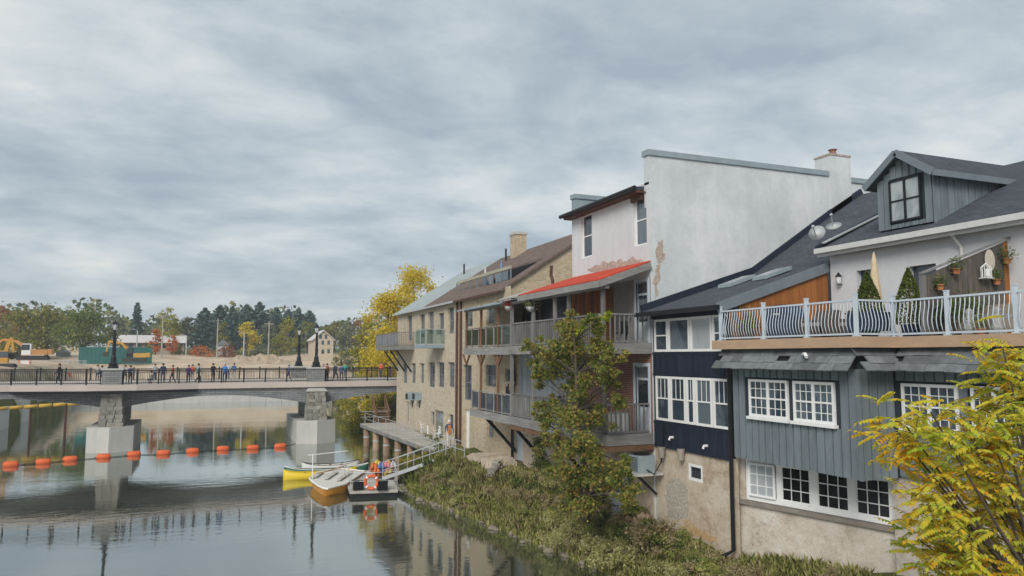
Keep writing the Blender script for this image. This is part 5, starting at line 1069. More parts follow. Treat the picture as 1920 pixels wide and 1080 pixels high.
MB().box(x-.5, x+.66, y-.5, y+.5, z-.42, z-.325).build('stand', m_conc, t); m = MB(); m.bar((x-.3, y, z-.37), (x+.64, y, z-1.2), .08); m.build('bracket', m_black, t); MB().tube([(x, y-.38, z-.2), (x+.2, y-.55, z-.35), (x+.5, y-.6, z+.1), (x+.62, y-.6, z+1.4)], .03, 6).build('hose', m_black, t)
q = PX(1163, 868, 15.3); t = thing('rain_barrel', 'dark barrel left of the air conditioning unit', 'barrel', (15.3, q.y, 1.9)); MB().lathe((15.3, q.y, 1.5), [(.3, 0), (.36, .3), (.37, 1.9), (.33, 2.0), (.1, 2.0)], 16).build('drum', m_greyd, t, True)
for z_ in (2.1, 2.9): MB().lathe((15.3, q.y, z_), [(.385, 0), (.385, .05)], 16).build('hoop', m_black, t)
for px_, py_, w, lb in ((1180, 990, .5, 'larger flattened cardboard box on the grassy bank'), (1205, 983, .35, 'smaller torn cardboard box on the grassy bank')):
    q = PG(px_, py_+8); t = tag(MB().add([(-w, -w*.6, 0), (w, -w*.6, .1), (w, w*.6, .3), (-w, w*.6, .22), (-w, -w*.6, .12), (w, -w*.6, .3), (w*.9, w*.5, .62), (-w, w*.5, .4)], [(0, 3, 2, 1), (4, 5, 6, 7), (0, 1, 5, 4), (1, 2, 6, 5), (2, 3, 7, 6), (3, 0, 4, 7)]).build('cardboard_box', mat('cardboard', (.42, .3, .22), .9, .15, 4, .2)), lb, 'cardboard box', 'cardboard on the bank'); t.location = q; t.rotation_euler = (0, 0, random.random())
q = PG(1045, 897); X0 = q.x; q.z += .25; t = thing('black_bin', 'black plastic bin on the bank below the balconies', 'bin', (X0, q.y, q.z-.3)); MB().box(X0-.25, X0+.25, q.y-.3, q.y+.3, q.z-.3, q.z+.25).build('body', m_black, t); MB().box(X0-.29, X0+.29, q.y-.34, q.y+.34, q.z+.25, q.z+.31).build('lid', m_black, t)
tag(MB().tube([PG(x, y)+Vector((0, 0, .25)) for x, y in ((1013, 884), (1018, 892), (1030, 898), (1045, 900), (1056, 901))], .03, 8).build('white_hose', m_conc), 'curved pale pipe lying by the black bin', 'pipe')
# things on the balconies
def hang(px_, py_, X_, col, lb):
    q = PX(px_, py_, X_); t = thing('hanging_basket', lb, 'hanging basket', tuple(q)); MB().lathe((q.x, q.y, q.z-.2), [(.08, 0), (.2, .1), (.24, .22)], 10).build('basket', m_pale, t)
    C = rng.normal(size=(220, 3))*[.16, .16, .12]+[0, 0, .1]; link('foliage', leaf_mesh('flowers', C, .1, leafmat('bloom_%d' % px_, col), .6), t); m = MB(); m.tube([(q.x, q.y, q.z+.1), (q.x, q.y, 10.65)], .01, 4); m.build('chain', m_black, t)
hang(954, 575, 13.95, [(.05, .1, .03), (.5, .05, .03), (.6, .1, .05)], 'hanging basket of red flowers at balcony post'); hang(995, 576, 13.95, [(.08, .12, .03), (.2, .22, .08), (.5, .45, .3)], 'hanging basket of pale flowers under red roof')
for x, y, X_, z0, hh, col, lb in ((1165, 600, 15, ZU, 1.0, m_black, 'black folded patio chair on upper balcony'), (1045, 690, 15.2, ZL, 1.25, m_black, 'dark folded pram leaning on lower balcony'), (948, 725, 15, ZL, 1.5, m_black, 'black framed bicycle rack on dark panelled balcony')):
    q = PX(x, y, X_); t = thing('folded_chair', lb, 'chair', (X_, q.y, z0))
    for k in (-1, 1): MB().bar((X_, q.y+k*.25, z0), (X_+.25, q.y+k*.2, z0+hh), .06).build('leg', col, t)
    MB().bar((X_+.1, q.y-.22, z0+hh*.65), (X_+.1, q.y+.22, z0+hh*.65), .03, hh*.5).build('backrest', col, t); MB().bar((X_-.15, q.y, z0+hh*.42), (X_+.2, q.y, z0+hh*.42), .42, .05).build('seat', col, t)
q = PX(1172, 770, 14.5); t = thing('white_cabinet', 'pale ribbed cabinet on the near corner of lower balcony', 'cabinet', (14.6, 25.7, ZL)); MB().box(14.3, 15.2, 25.45, 25.9, ZL, ZL+.8).build('body', m_pale, t)
for k in range(7): MB().box(14.32+k*.12, 14.4+k*.12, 25.42, 25.449, ZL+.04, ZL+.76).build('rib', m_wpaint, t)
for k, (dx, dz, w) in enumerate(((0, 0, .6), (.3, .45, .45))):
    t = tag(MB().box(-w/2, w/2, -w*.4, w*.4, 0, w*.7).build('cardboard_box', mat('cardboard', (.42, .3, .22), .9)), ['larger lower', 'smaller upper'][k]+' cardboard box stacked on lower balcony by brick wall', 'cardboard box', 'boxes on the lower balcony'); t.location = (15.3+dx*.3, 26.8, ZL+dz*.93); t.rotation_euler = (0, 0, .2*k)
# odds and ends on walls
# ================================================================== TREES
m_bark = mat('bark', (.09, .07, .055), .95, .3, 4, .6, 20); m_bark2 = mat('pale_bark', (.4, .38, .33), .9, .3, 4, .4, 20)
def clumps(C, Rr, n, k=.55):
    C = np.asarray(C, float); Rr = np.asarray(Rr, float); w = Rr**2/np.sum(Rr**2); idx = rng.choice(len(C), n, p=w)
    d = rng.normal(size=(n, 3)); d /= np.linalg.norm(d, axis=1)[:, None]; rr = Rr[idx]*np.abs(rng.normal(.62, .38, n)); return C[idx]+d*rr[:, None]*[1, 1, .8]
def broadleaf(label, px_, top, Y_, wpx, mt, n=1800, leaf=.55, base=None, trunk=m_bark, lowcrown=.22, grp=None, name='broadleaf_tree', cat='tree', seed=0):
    q = PY(px_, top, Y_); gz = height(q.x, Y_) if base is None else base; hh = max(2, q.z-gz); dep = (q-_o).dot(_f); w = wpx/FPX*dep/2
    t = thing(name, label, cat, (q.x, Y_, gz-.2), grp); nc = 26; C = []; Rr = []
    for i in range(nc):
        u = rng.random(); a_ = rng.random()*6.283; prof = math.sin(math.pi*min(1, .12+.88*u)**.8)**.7; rad = w*prof*(.35+.6*rng.random()); cr = w*(.28+.16*rng.random())
        C.append((rad*math.cos(a_), rad*math.sin(a_), .2+hh*(lowcrown+(1-lowcrown)*u)-cr*.5)); Rr.append(cr)
    link('crown', leaf_mesh('crown', clumps(C, Rr, n), rng.uniform(.7, 1.3, n)*leaf, mt, .75), t)
    m = MB(); m.tube([(q.x, Y_, gz-.3), (q.x+.1, Y_, gz+hh*.3), (q.x, Y_+.1, gz+hh*.75)], [w*.07+.06, w*.05+.04, .03], 7)
    for i in range(6):
        c0 = C[i*4]; m.tube([(q.x, Y_, gz+hh*(.2+.05*i)), (q.x+c0[0]*.5, Y_+c0[1]*.5, gz+(hh*.3+c0[2])/2+.2), (q.x+c0[0]*.9, Y_+c0[1]*.9, gz+c0[2])], [w*.035+.03, w*.02+.02, .02], 5)
    m.build('trunk', trunk, t); return t
def conifer(label, px_, top, Y_, wpx, mt, pine=False, grp=None):
    q = PY(px_, top, Y_); gz = height(q.x, Y_); hh = q.z-gz; dep = (q-_o).dot(_f); w = wpx/FPX*dep/2; t = thing('conifer_tree', label, 'conifer', (q.x, Y_, gz-.2), grp); C = []
    tiers = 18
    for i in range(tiers):
        u = i/(tiers-1); rad = (w*1.35*((1-u)**.5)*(.55+.45*min(1, u*3+.3)) if pine else w*(1-u)**.85)*(.7+.5*rng.random())+.15; nb = 8
        for b_ in range(nb):
            a_ = b_*6.283/nb+rng.random()*.8; rl = rad*(.7+.4*rng.random()); s_ = np.linspace(.15, 1, 9)
            for x_ in s_: C.append((rl*x_*math.cos(a_)+rng.normal()*.12, rl*x_*math.sin(a_)+rng.normal()*.12, hh*(.12+.88*u)-rl*.28*x_*(0 if pine else 1)+rng.normal()*.15))
    C = np.array(C); link('crown', leaf_mesh('crown', C, hh*(.1 if pine else .075), mt, .6, .5), t); m = MB(); m.tube([(q.x, Y_, gz-.3), (q.x, Y_, gz+hh*.97)], [.3, .03], 7); m.build('trunk', m_bark, t); return t
l_pine = leafmat('pine_needle', [(.05, .09, .08), (.1, .155, .125), (.16, .215, .165)], .15)  # far leaf colours lightened, pine bluer, in place of distance haze
l_green = leafmat('mid_green_leaf', [(.076, .119, .034), (.153, .204, .051), (.323, .323, .085)]); l_olive = leafmat('olive_leaf', [(.120, .135, .030), (.255, .255, .053), (.450, .360, .075)])
l_yel = leafmat('yellow_leaf', [(.42, .37, .04), (.7, .56, .06), (.8, .6, .08)]); l_yg = leafmat('yellow_green_leaf', [(.168, .182, .028), (.378, .350, .049), (.560, .462, .070)])
l_or = leafmat('orange_leaf', [(.375, .112, .037), (.625, .188, .050), (.688, .275, .075)]); l_grey = leafmat('grey_green_leaf', [(.105, .120, .075), (.195, .210, .120), (.300, .285, .165)]); l_red = leafmat('russet_leaf', [(.196, .070, .042), (.364, .140, .070), (.420, .238, .098)])
G = 'trees beyond the construction site'
broadleaf('russet tree at the far left edge', 8, 574, 215, 50, l_red, 1300, .6, grp=G); broadleaf('olive yellow spreading tree at far left', 40, 577, 185, 95, l_olive, 3600, .5, grp=G); broadleaf('rounded olive green tree behind the big excavator', 92, 570, 190, 85, l_olive, 3600, .5, grp=G)
broadleaf('large dark green tree with forked trunk left of the lamp', 160, 575, 178, 118, l_green, 5600, .45, grp=G, lowcrown=.42); broadleaf('small green tree left of the tall spruce', 226, 595, 235, 40, l_grey, 1000, .6, grp=G)
conifer('tall dark spruce right of the left bridge lamp', 258, 569, 222, 44, l_pine, grp=G); broadleaf('tall yellow green tree right of the spruce', 316, 574, 218, 48, l_yg, 2600, .45, grp=G)
broadleaf('orange maple in front of the long low building', 293, 616, 196, 26, l_or, 900, .4, grp=G); broadleaf('small red orange maple right of the utility pole', 324, 628, 196, 22, l_or, 800, .4, grp=G); broadleaf('pale grey green tree left of dark pines', 351, 594, 222, 36, l_grey, 1200, .5, grp=G)
for i, (x, tp, w, Y_, lb) in enumerate(((385, 580, 50, 222, 'widest dark pine, leftmost of the pine row'), (413, 574, 40, 236, 'second dark pine of the row'), (436, 577, 34, 232, 'third dark pine of the row'), (463, 573, 46, 238, 'dark pine directly behind the yellow tree'), (487, 569, 44, 240, 'tallest dark pine of the row'), (520, 581, 40, 248, 'dark pine behind right end of yellow tree'), (541, 582, 30, 252, 'small dark pine above the poplars'), (559, 581, 30, 252, 'dark pine left of the right bridge lamps'), (580, 584, 40, 252, 'last dark pine, by the right bridge lamps'))):
    conifer(lb, x, tp, Y_, w, l_pine, True, 'dark pines in the row')
broadleaf('bright yellow round tree below the pines', 464, 604, 205, 46, l_yel, 1800, .45, grp=G); broadleaf('small olive tree left of the yellow tree', 421, 604, 215, 30, l_olive, 900, .5, grp=G); broadleaf('dark grey tree right of the yellow tree', 505, 606, 218, 40, l_grey, 1100, .5, grp=G)
broadleaf('tall light green poplar with pale trunk', 540, 596, 212, 44, l_yg, 1900, .45, trunk=m_bark2, grp=G); broadleaf('second light green poplar behind the lamp posts', 574, 595, 216, 44, l_olive, 1900, .45, trunk=m_bark2, grp=G); broadleaf('low green bush left of the lamp posts', 527, 628, 200, 44, l_olive, 1000, .45, grp=G)
broadleaf('olive tree behind the cream mill house', 628, 598, 232, 50, l_olive, 1500, .5, grp=G); broadleaf('grey green tree right of the mill house', 655, 606, 205, 46, l_grey, 1700, .45, grp=G); broadleaf('brownish tree far behind the mill house', 672, 597, 236, 44, l_red, 1200, .5, grp=G)
broadleaf('dense bush in front of the mill house right side', 655, 655, 160, 44, l_grey, 1100, .35, grp=G, lowcrown=.02); broadleaf('yellowish bush below the mill house', 640, 660, 168, 34, l_olive, 800, .35, grp=G, lowcrown=.02)
for i, (x, w, mt, lb) in enumerate(((275, 40, l_olive, 'green hedge bush before long low building'), (420, 60, l_red, 'long russet shrub at the site edge'), (375, 50, l_or, 'orange brown shrub at the site edge'), (485, 40, l_grey, 'grey shrub right of the street light'), (335, 30, l_olive, 'olive shrub by the utility pole'))): broadleaf(lb, x, 645, 200, w, mt, 700, .4, grp='shrubs along the site edge', name='shrub', cat='shrub', lowcrown=.0)
# right bank beyond the bridge
G2 = 'trees on the right bank by the bridge'
broadleaf('tall yellow tree rising behind the far stone roof', 778, 492, 92, 130, l_yel, 9000, .27, grp=G2, lowcrown=.25); broadleaf('yellow tree left of the stone building corner', 724, 540, 90, 120, l_yel, 9000, .27, grp=G2, lowcrown=.15); broadleaf('yellow green tree lowest beside the bridge end', 690, 588, 96, 80, l_yg, 5000, .27, grp=G2, lowcrown=.05)
broadleaf('yellow green shrub behind the bridge railing end', 715, 650, 84.5, 90, l_yel, 4500, .22, grp=G2, lowcrown=.0); broadleaf('dense olive shrub under right end of the bridge', 704, 725, 83, 100, l_yg, 6000, .2, base=-.1, grp=G2, lowcrown=.0); broadleaf('green waterside shrub at end of the boardwalk', 722, 765, 76, 60, l_green, 2500, .16, base=.2, grp=G2, lowcrown=.0)
for x_, tp, Y_, w, mt, lb in ((668, 700, 100, 60, l_yg, 'yellow green waterside bush just beyond the bridge end'), (648, 712, 118, 50, l_olive, 'olive waterside bush farther beyond the bridge end'), (690, 690, 96, 70, l_yel, 'golden bush behind the bridge end railing'), (625, 705, 140, 50, l_grey, 'grey green bush on the far right shore'), (735, 690, 90, 60, l_yel, 'golden bush nearest the stone building corner')): broadleaf(lb, x_, tp, Y_, w, mt, 2600, .24, grp=G2, lowcrown=.0, name='shrub', cat='shrub')
# far woodland belt
n = 15000; xs_ = rng.uniform(-330, 260, n); ys_ = rng.uniform(262, 310, n); hz = np.array([height(a, 270) for a in xs_[:1]])[0]; top_ = 11+3*np.sin(xs_*.11)+2*np.sin(xs_*.31)
o = stuff(link('woodland', leaf_mesh('woodland', np.stack([xs_, ys_, hz+rng.random(n)**.8*top_], 1), 2.0, leafmat('woodland_leaf', [(.051, .085, .051), (.119, .145, .076), (.255, .238, .085)], .2), .8))); o['label'] = 'far mixed woodland belt on the horizon'
# ================================================================== CONSTRUCTION SITE
m_ylw = mat('machine_yellow', (.55, .3, .05), .5, .15, 3, .05); m_orn = mat('machine_orange', (.55, .27, .09), .5, .15, 3, .05); m_trk = mat('machine_track', (.05, .045, .04), .8)
def excavator(label, px_, py_, Y_, s_, face, col, cabcol, boom):
    q = PY(px_, py_, Y_); x0, y0 = q.x, Y_; z0 = q.z; t = thing('excavator', label, 'excavator', (x0, y0, z0), 'excavators on the site')
    def P(a, b, c): return (x0+face*a*s_, y0+b*s_, z0+c*s_)
    def B(nm, a0, a1, b0, b1, c0, c1, mt): p, q_ = P(a0, b0, c0), P(a1, b1, c1); return MB().box(p[0], q_[0], p[1], q_[1], p[2], q_[2]).build(nm, mt, t)
    for b in (-1.3, .7):
        m = MB(); pts_ = [(-2.1, .1), (-2.4, .45), (-2.1, .85), (2.1, .85), (2.4, .45), (2.1, .1)]; m.prism([(P(a, 0, c)[0], P(a, 0, c)[2]) for a, c in pts_], 1, y0+b*s_, y0+(b+.6)*s_); m.build('track', m_trk, t)
    B('body', -2.3, 1.0, -1.3, 1.3, 1.0, 1.9, col); B('counterweight', -2.9, -2.25, -1.25, 1.25, 1.05, 2.0, col); c_ = B('cab', .2, 1.5, -1.35, -.3, 1.0, 2.9, cabcol); B('window', .35, 1.53, -1.38, -.35, 1.8, 2.75, g_dark).parent = t
    bp_ = [P(a, .2, c) for a, c in boom]
    m = MB(); m.bar(bp_[0], bp_[1], .4*s_, .5*s_); m.bar(bp_[1], bp_[2], .36*s_, .42*s_); m.build('boom', col, t); MB().bar(bp_[2], bp_[3], .3*s_, .34*s_).build('stick', col, t)
    k = bp_[3]; m = MB(); m.prism([(k[0]-.5*s_, k[2]-.1), (k[0]+.5*s_, k[2]+.1), (k[0]+.4*s_, k[2]-.9*s_), (k[0]-.2*s_, k[2]-1.1*s_), (k[0]-.7*s_, k[2]-.7*s_)], 1, y0-.3*s_, y0+.7*s_); m.build('bucket', m_trk, t)
    MB().bar(P(.9, .2, 1.3), ((bp_[0][0]+bp_[1][0])/2, y0+.2*s_, (bp_[0][2]+bp_[1][2])/2), .16*s_).build('hydraulic_ram', m_pale, t)
excavator('big yellow excavator cut off at the left edge', -4, 692, 118, .85, 1, m_ylw, m_ylw, [(.6, 1.8), (1.2, 4.2), (1.6, 4.9), (1.9, 2.6)])
excavator('orange excavator with white cab and arm reaching left', 62, 676, 128, .85, -1, m_orn, m_wpaint, [(.6, 1.7), (2.6, 3.3), (4.6, 3.6), (6.2, 2.2)])
excavator('small yellow excavator right of the left bridge lamp', 252, 679, 168, .95, -1, m_ylw, m_black, [(.6, 1.8), (2.6, 4.0), (5.0, 4.4), (5.4, 2.2)])
def at_ground(px_, Y_): q = PY(px_, 680, Y_); return q.x, height(q.x, Y_)
fn = thing('green_screen_fence', 'long teal green screened site fence below dark green tree', 'fence', (*[at_ground(200, 172)[0], 172], at_ground(200, 172)[1]))
m_teal = mat('teal_mesh', (.03, .14, .125), .8, .15, 1, .1)
x = PY(148, 660, 172).x; x1 = PY(286, 660, 172).x; n = 18
for i in range(n):
    a = x+(x1-x)*i/n; b = x+(x1-x)*(i+1)/n; gz = height(a, 172); zt = PY(200, 651, 172).z; MB().box(a, b-.05, 172, 172.06, min(gz-.1, zt-2.2), zt).build('panel', m_teal, fn); MB().box(a-.05, a+.05, 172.06, 172.14, min(gz, zt-2.3)-.2, zt+.05).build('post', m_greyd, fn)
# stalks and stones
for i in range(9):
    q = PY(72+i*10, 681, 165); q2 = PY(82+i*10, 681, 165); t = thing('site_barrier', ['leftmost', 'second', 'third', 'fourth', 'fifth', 'sixth', 'seventh', 'eighth', 'rightmost'][i]+' pale mesh panel of temporary fence left of lamp', 'barrier', (q.x, 165, q.z-1.2), 'temporary fence panels on the site')
    m = MB()
    for z in (q.z-1.2, q.z+.5): m.bar((q.x, 165, z), (q2.x, 165, z), .06)
    for k in range(7): xx = q.x+(q2.x-q.x)*k/6; m.bar((xx, 165, q.z-1.2), (xx, 165, q.z+.5), .045)
    m.build('mesh', m_pale, t); MB().box(q.x-.03, q.x+.3, 164.7, 165.3, min(height(q.x, 165), q.z-1.2)-.1, q.z-1.15).build('foot', m_conc, t)
def sitebox(name, lb, cat, px0, px1, py0, py1, Y_, dep, mt, roof=None, ov=.2):
    a = PY(px0, py0, Y_); b = PY(px1, py1, Y_); gz = min(b.z, height((a.x+b.x)/2, Y_)); t = thing(name, lb, cat, ((a.x+b.x)/2, Y_, gz)); MB().box(a.x, b.x, Y_, Y_+dep, gz-.3, a.z).build('wall', mt, t)
    return t, a.x, b.x, a.z, gz
t, x0, x1, zt, gz = sitebox('storage_shed', 'small grey shed with pitched roof behind white cab excavator', 'shed', 105, 128, 661, 669, 196, 3, m_greyd); MB().prism([(x0-.2, zt), (x1+.2, zt), ((x0+x1)/2, zt+1.0)], 1, 195.8, 199.2).build('roof', m_flash, t)
t, x0, x1, zt, gz = sitebox('site_container', 'pale blue grey container behind left bridge railing', 'container', 14, 52, 701, 716, 148, 3, m_rail)
for k in range(10): xx = x0+(x1-x0)*(k+.5)/10; MB().box(xx-.05, xx+.05, 147.9, 147.999, gz, zt).build('rib', m_flash, t)
t, x0, x1, zt, gz = sitebox('water_barrier', 'orange red plastic barrier right of the woman on bridge', 'barrier', 112, 131, 700, 714, 148, 1.2, m_or); MB().box(x0-1, x0-.02, 147.9, 149, gz, zt-.1).build('white_end', m_wpaint, t)
t, x0, x1, zt, gz = sitebox('fuel_tank', 'white tank in red cage left of the temporary fence', 'tank', 37, 54, 676, 690, 135, 2, m_wpaint)
m = MB()
for xx in (x0-.1, x1+.1):
    m.bar((xx, 134.9, gz), (xx, 134.9, zt+.2), .12)
for z in (gz+.2, zt+.2): m.bar((x0-.1, 134.9, z), (x1+.1, 134.9, z), .12)
m.build('cage', m_or, t)
t, x0, x1, zt, gz = sitebox('low_building', 'long low building with white roof behind orange maple', 'building', 222, 345, 641, 650, 212, 10, mat('tan_wall', (.36, .28, .23), .9)); MB().prism([(211, zt-.2), (223, zt-.2), (217, zt+1.9)], 0, x0-.5, x1+.5).build('roof', mat('white_metal_roof', (.6, .56, .54), .6), t)
for k in range(8): xx = x0+(x1-x0)*(k+.5)/8; MB().box(xx-.5, xx+.5, 211.93, 211.995, zt-1.5, zt-.5).build('window', g_dark, t)
t, x0, x1, zt, gz = sitebox('small_house', 'small grey house between yellow tree and pines', 'house', 408, 428, 647, 656, 208, 6, m_house); MB().prism([(x0-.4, zt), (x1+.4, zt), ((x0+x1)/2, zt+1.6)], 1, 207.6, 214.4).build('roof', m_greyd, t); MB().box(x0+1, x0+1.8, 207.94, 207.99, zt-1.4, zt-.5).build('window', g_dark, t)
# mill house
mh = thing('mill_house', 'cream stone mill house with white roof right of the lamps', 'house', (*PY(615, 665, 178).xy, 8)); a = PY(588, 640, 178); b = PY(625, 640, 178); gz = PY(600, 668, 178).z; xm = (a.x+b.x)/2; ze, za = PY(600, 637, 178).z, PY(606, 621, 178).z
m = MB(); m.prism([(a.x, gz-1.5), (b.x, gz-1.5), (b.x, ze), (xm, za), (a.x, ze)], 1, 178, 188); m.build('wall', m_stone, mh)
m = MB()
for s_, xe in ((-1, a.x-.4), (1, b.x+.4)): m.add([(xe, 177.6, ze-.25), (xm, 177.6, za+.1), (xm, 188.4, za+.1), (xe, 188.4, ze-.25), (xe, 177.6, ze-.05), (xm, 177.6, za+.3), (xm, 188.4, za+.3), (xe, 188.4, ze-.05)], [(0, 3, 2, 1), (4, 5, 6, 7), (0, 1, 5, 4), (1, 2, 6, 5), (2, 3, 7, 6), (3, 0, 4, 7)])
m.build('roof', mat('white_metal_roof', (.6, .58, .56), .6), mh)
for px_, py_ in ((594, 643), (605, 642), (616, 642), (601, 631), (611, 631), (594, 657), (616, 658), (605, 659)):
    q = PY(px_, py_, 178); MB().box(q.x-.28, q.x+.28, 177.92, 177.99, q.z-.5, q.z+.45).build('window', g_dark, mh)
for k in range(4): y = 179.5+k*2.3; MB().box(b.x+.01, b.x+.08, y, y+.8, ze-2.4, ze-1.0).build('window', g_dark, mh)
# poles and street lights
for px_, tp, Y_, kind, lb in ((306, 592, 186, 'p', 'wooden utility pole right of orange maple'), (409, 597, 192, 'p', 'wooden utility pole below the pine row'), (505, 603, 190, 'p', 'wooden utility pole right of the yellow tree'), (258, 620, 190, 's', 'thin metal pole in front of the spruce'), (179, 573, 240, 'p', 'distant utility pole above the dark green tree'), (458, 625, 180, 's', 'street light in front of the yellow tree'), (350, 630, 196, 's', 'thin metal pole left of dark pines')):
    q = PY(px_, tp, Y_); gz = height(q.x, Y_); t = thing('utility_pole' if kind == 'p' else 'street_light', lb, 'utility pole' if kind == 'p' else 'street light', (q.x, Y_, gz)); MB().tube([(q.x, Y_, gz-.3), (q.x, Y_, q.z)], [.17, .11], 8).build('pole', m_bark2 if kind == 'p' else m_pale, t)
    if kind == 'p': MB().box(q.x-1.1, q.x+1.1, Y_-.06, Y_+.06, q.z-.6, q.z-.48).build('crossarm', m_bark2, t)
    else: MB().tube([(q.x, Y_, q.z), (q.x-.7, Y_, q.z+.35), (q.x-1.5, Y_, q.z+.3)], .06, 6).build('arm', m_pale, t)
for dz in (.4, 1.4):
    a, b, c = PY(306, 592, 186), PY(409, 597, 192), PY(505, 603, 190); m = MB()
    for p, q in ((a, b), (b, c)): m.tube([p.lerp(q, k/8)-Vector((0, 0, dz+.9*math.sin(math.pi*k/8))) for k in range(9)], .03, 4)
    tag(m.build('overhead_wire', m_black), ('upper' if dz < 1 else 'lower')+' overhead wire strung between the utility poles', 'wire')
# rubble piles, far shore walls
m_pilem = mat('spoil_earth', (.42, .33, .24), .95, .3, .8, .8, 3)
for px_, w, hh, lb in ((495, 9, 2.2, 'larger rubble heap on the sand left of lamps'), (450, 7, 1.6, 'smaller sand heap on the construction site'), (150, 6, 1.2, 'sand heap near the temporary fence')):
    x, gz = at_ground(px_, 176); m = MB(); N_ = 22; vs = []
    for j in range(N_+1):
        for i in range(N_+1):
            u, v = i/N_*2-1, j/N_*2-1; r_ = min(1, math.hypot(u, v)); vs.append((x+u*w, 176+v*4, gz-.6+hh*(math.cos(r_*math.pi)+1)/2*(1+.4*random.uniform(-1, 1))))
    m.add(vs, [(j*(N_+1)+i, j*(N_+1)+i+1, (j+1)*(N_+1)+i+1, (j+1)*(N_+1)+i) for j in range(N_) for i in range(N_)]); tag(m.build('spoil_heap', m_pilem), lb, 'heap', 'spoil heaps')
sw = thing('shore_wall', 'low pale concrete wall along the far shore beyond the bridge', 'wall', (0, 140.9, 0))
for i in range(20): x = -21+i*2.75; MB().box(x, x+2.7, 140.5, 141.1, -1.5, 1.15+.04*(i % 3)).build('wall_panel', m_conc, sw)
dw_ = thing('dam_wall', 'grey concrete dam walls on the left beyond the bridge', 'wall', (-21, 105, 0))
for i, (y, h_, d_) in enumerate(((86, 2.4, 1.2), (91, 4.2, .8), (95.5, 3.2, 2), (100, 2.4, 1), (105, 4.3, 2.2), (110, 3, .8), (116, 3.4, 1.6), (122, 2.4, .8), (128, 2.8, 1))): MB().box(-24.5, -22.6+d_*.8, y, y+4.2, -1.5, h_*.75).build('concrete_block', m_conc if i % 3 else m_pier, dw_)
# ================================================================== RIVER BANK VEGETATION
l_bush = leafmat('bank_leaf', [(.12, .16, .04), (.24, .28, .07), (.38, .38, .12), (.5, .46, .2)]); l_bushd = leafmat('dark_bank_leaf', [(.06, .1, .03), (.13, .18, .05), (.25, .27, .08)]); l_dry = leafmat('dry_bank_leaf', [(.22, .17, .09), (.38, .31, .17), (.52, .44, .27)])
l_pale = leafmat('pale_bank_leaf', [(.22, .24, .08), (.36, .36, .13), (.5, .47, .22), (.58, .53, .3)])
def blades(name, n, fx, mt, hmin, hmax, label, ws=1):
    B_ = np.array([fx() for _ in range(n)]); h_ = rng.uniform(hmin, hmax, n); a_ = rng.random(n)*6.283; ln = rng.uniform(.1, .6, n)*h_; w = (.016+.02*rng.random(n))*ws
    dx = np.cos(a_); dy = np.sin(a_); side_ = np.stack([-dy*w, dx*w, 0*w], 1); mid = B_+np.stack([dx*ln*.35, dy*ln*.35, h_*.62], 1); tip = B_+np.stack([dx*ln, dy*ln, h_*.95], 1)
    V = np.stack([B_-side_, B_+side_, mid+side_*.8, tip, mid-side_*.8], 1).reshape(-1, 3); me = bpy.data.meshes.new(name); me.vertices.add(5*n); me.vertices.foreach_set('co', V.ravel()); me.loops.add(5*n); me.loops.foreach_set('vertex_index', np.arange(5*n, dtype=np.int32)); me.polygons.add(n)
    me.polygons.foreach_set('loop_start', np.arange(0, 5*n, 5, dtype=np.int32)); me.polygons.foreach_set('loop_total', np.full(n, 5, dtype=np.int32)); me.update(calc_edges=True); me.materials.append(mt); o = stuff(link(name, me)); o['label'] = label
def bankpt(d0=.0, d1=3.6, y0=11, y1=47):
    y = random.uniform(y0, y1); xb = lerp(y, BANK); x = xb+random.uniform(d0, d1)**1.0
    lim = 15.9 if y > 20.2 else lerp(y, [(15.2, 17.5), (20.2, 16.2)])
    if x > lim: x = random.uniform(xb, lim) if xb < lim else xb
    return (x, y, height(x, y)-.03)
blades('bank_grass', 44000, lambda: bankpt(-.12, 3.6), leafmat('grass_blade', [(.16, .19, .05), (.28, .3, .08), (.42, .4, .16), (.55, .48, .26)], .3),   .12, .42, 'long green and straw grass covering the river bank')
blades('boardwalk_grass', 9000, lambda: bankpt(0, 2.2, 43, 72), leafmat('reed_blade', [(.085, .119, .034), (.187, .221, .051), (.340, .340, .102)], .3), .3, .8, 'tall green grass under the boardwalk')
ORD = 'first second third fourth fifth sixth seventh eighth ninth tenth eleventh twelfth thirteenth fourteenth fifteenth sixteenth seventeenth eighteenth nineteenth twentieth twenty-first twenty-second twenty-third twenty-fourth twenty-fifth twenty-sixth twenty-seventh twenty-eighth twenty-ninth thirtieth'.split(); cnt = {}
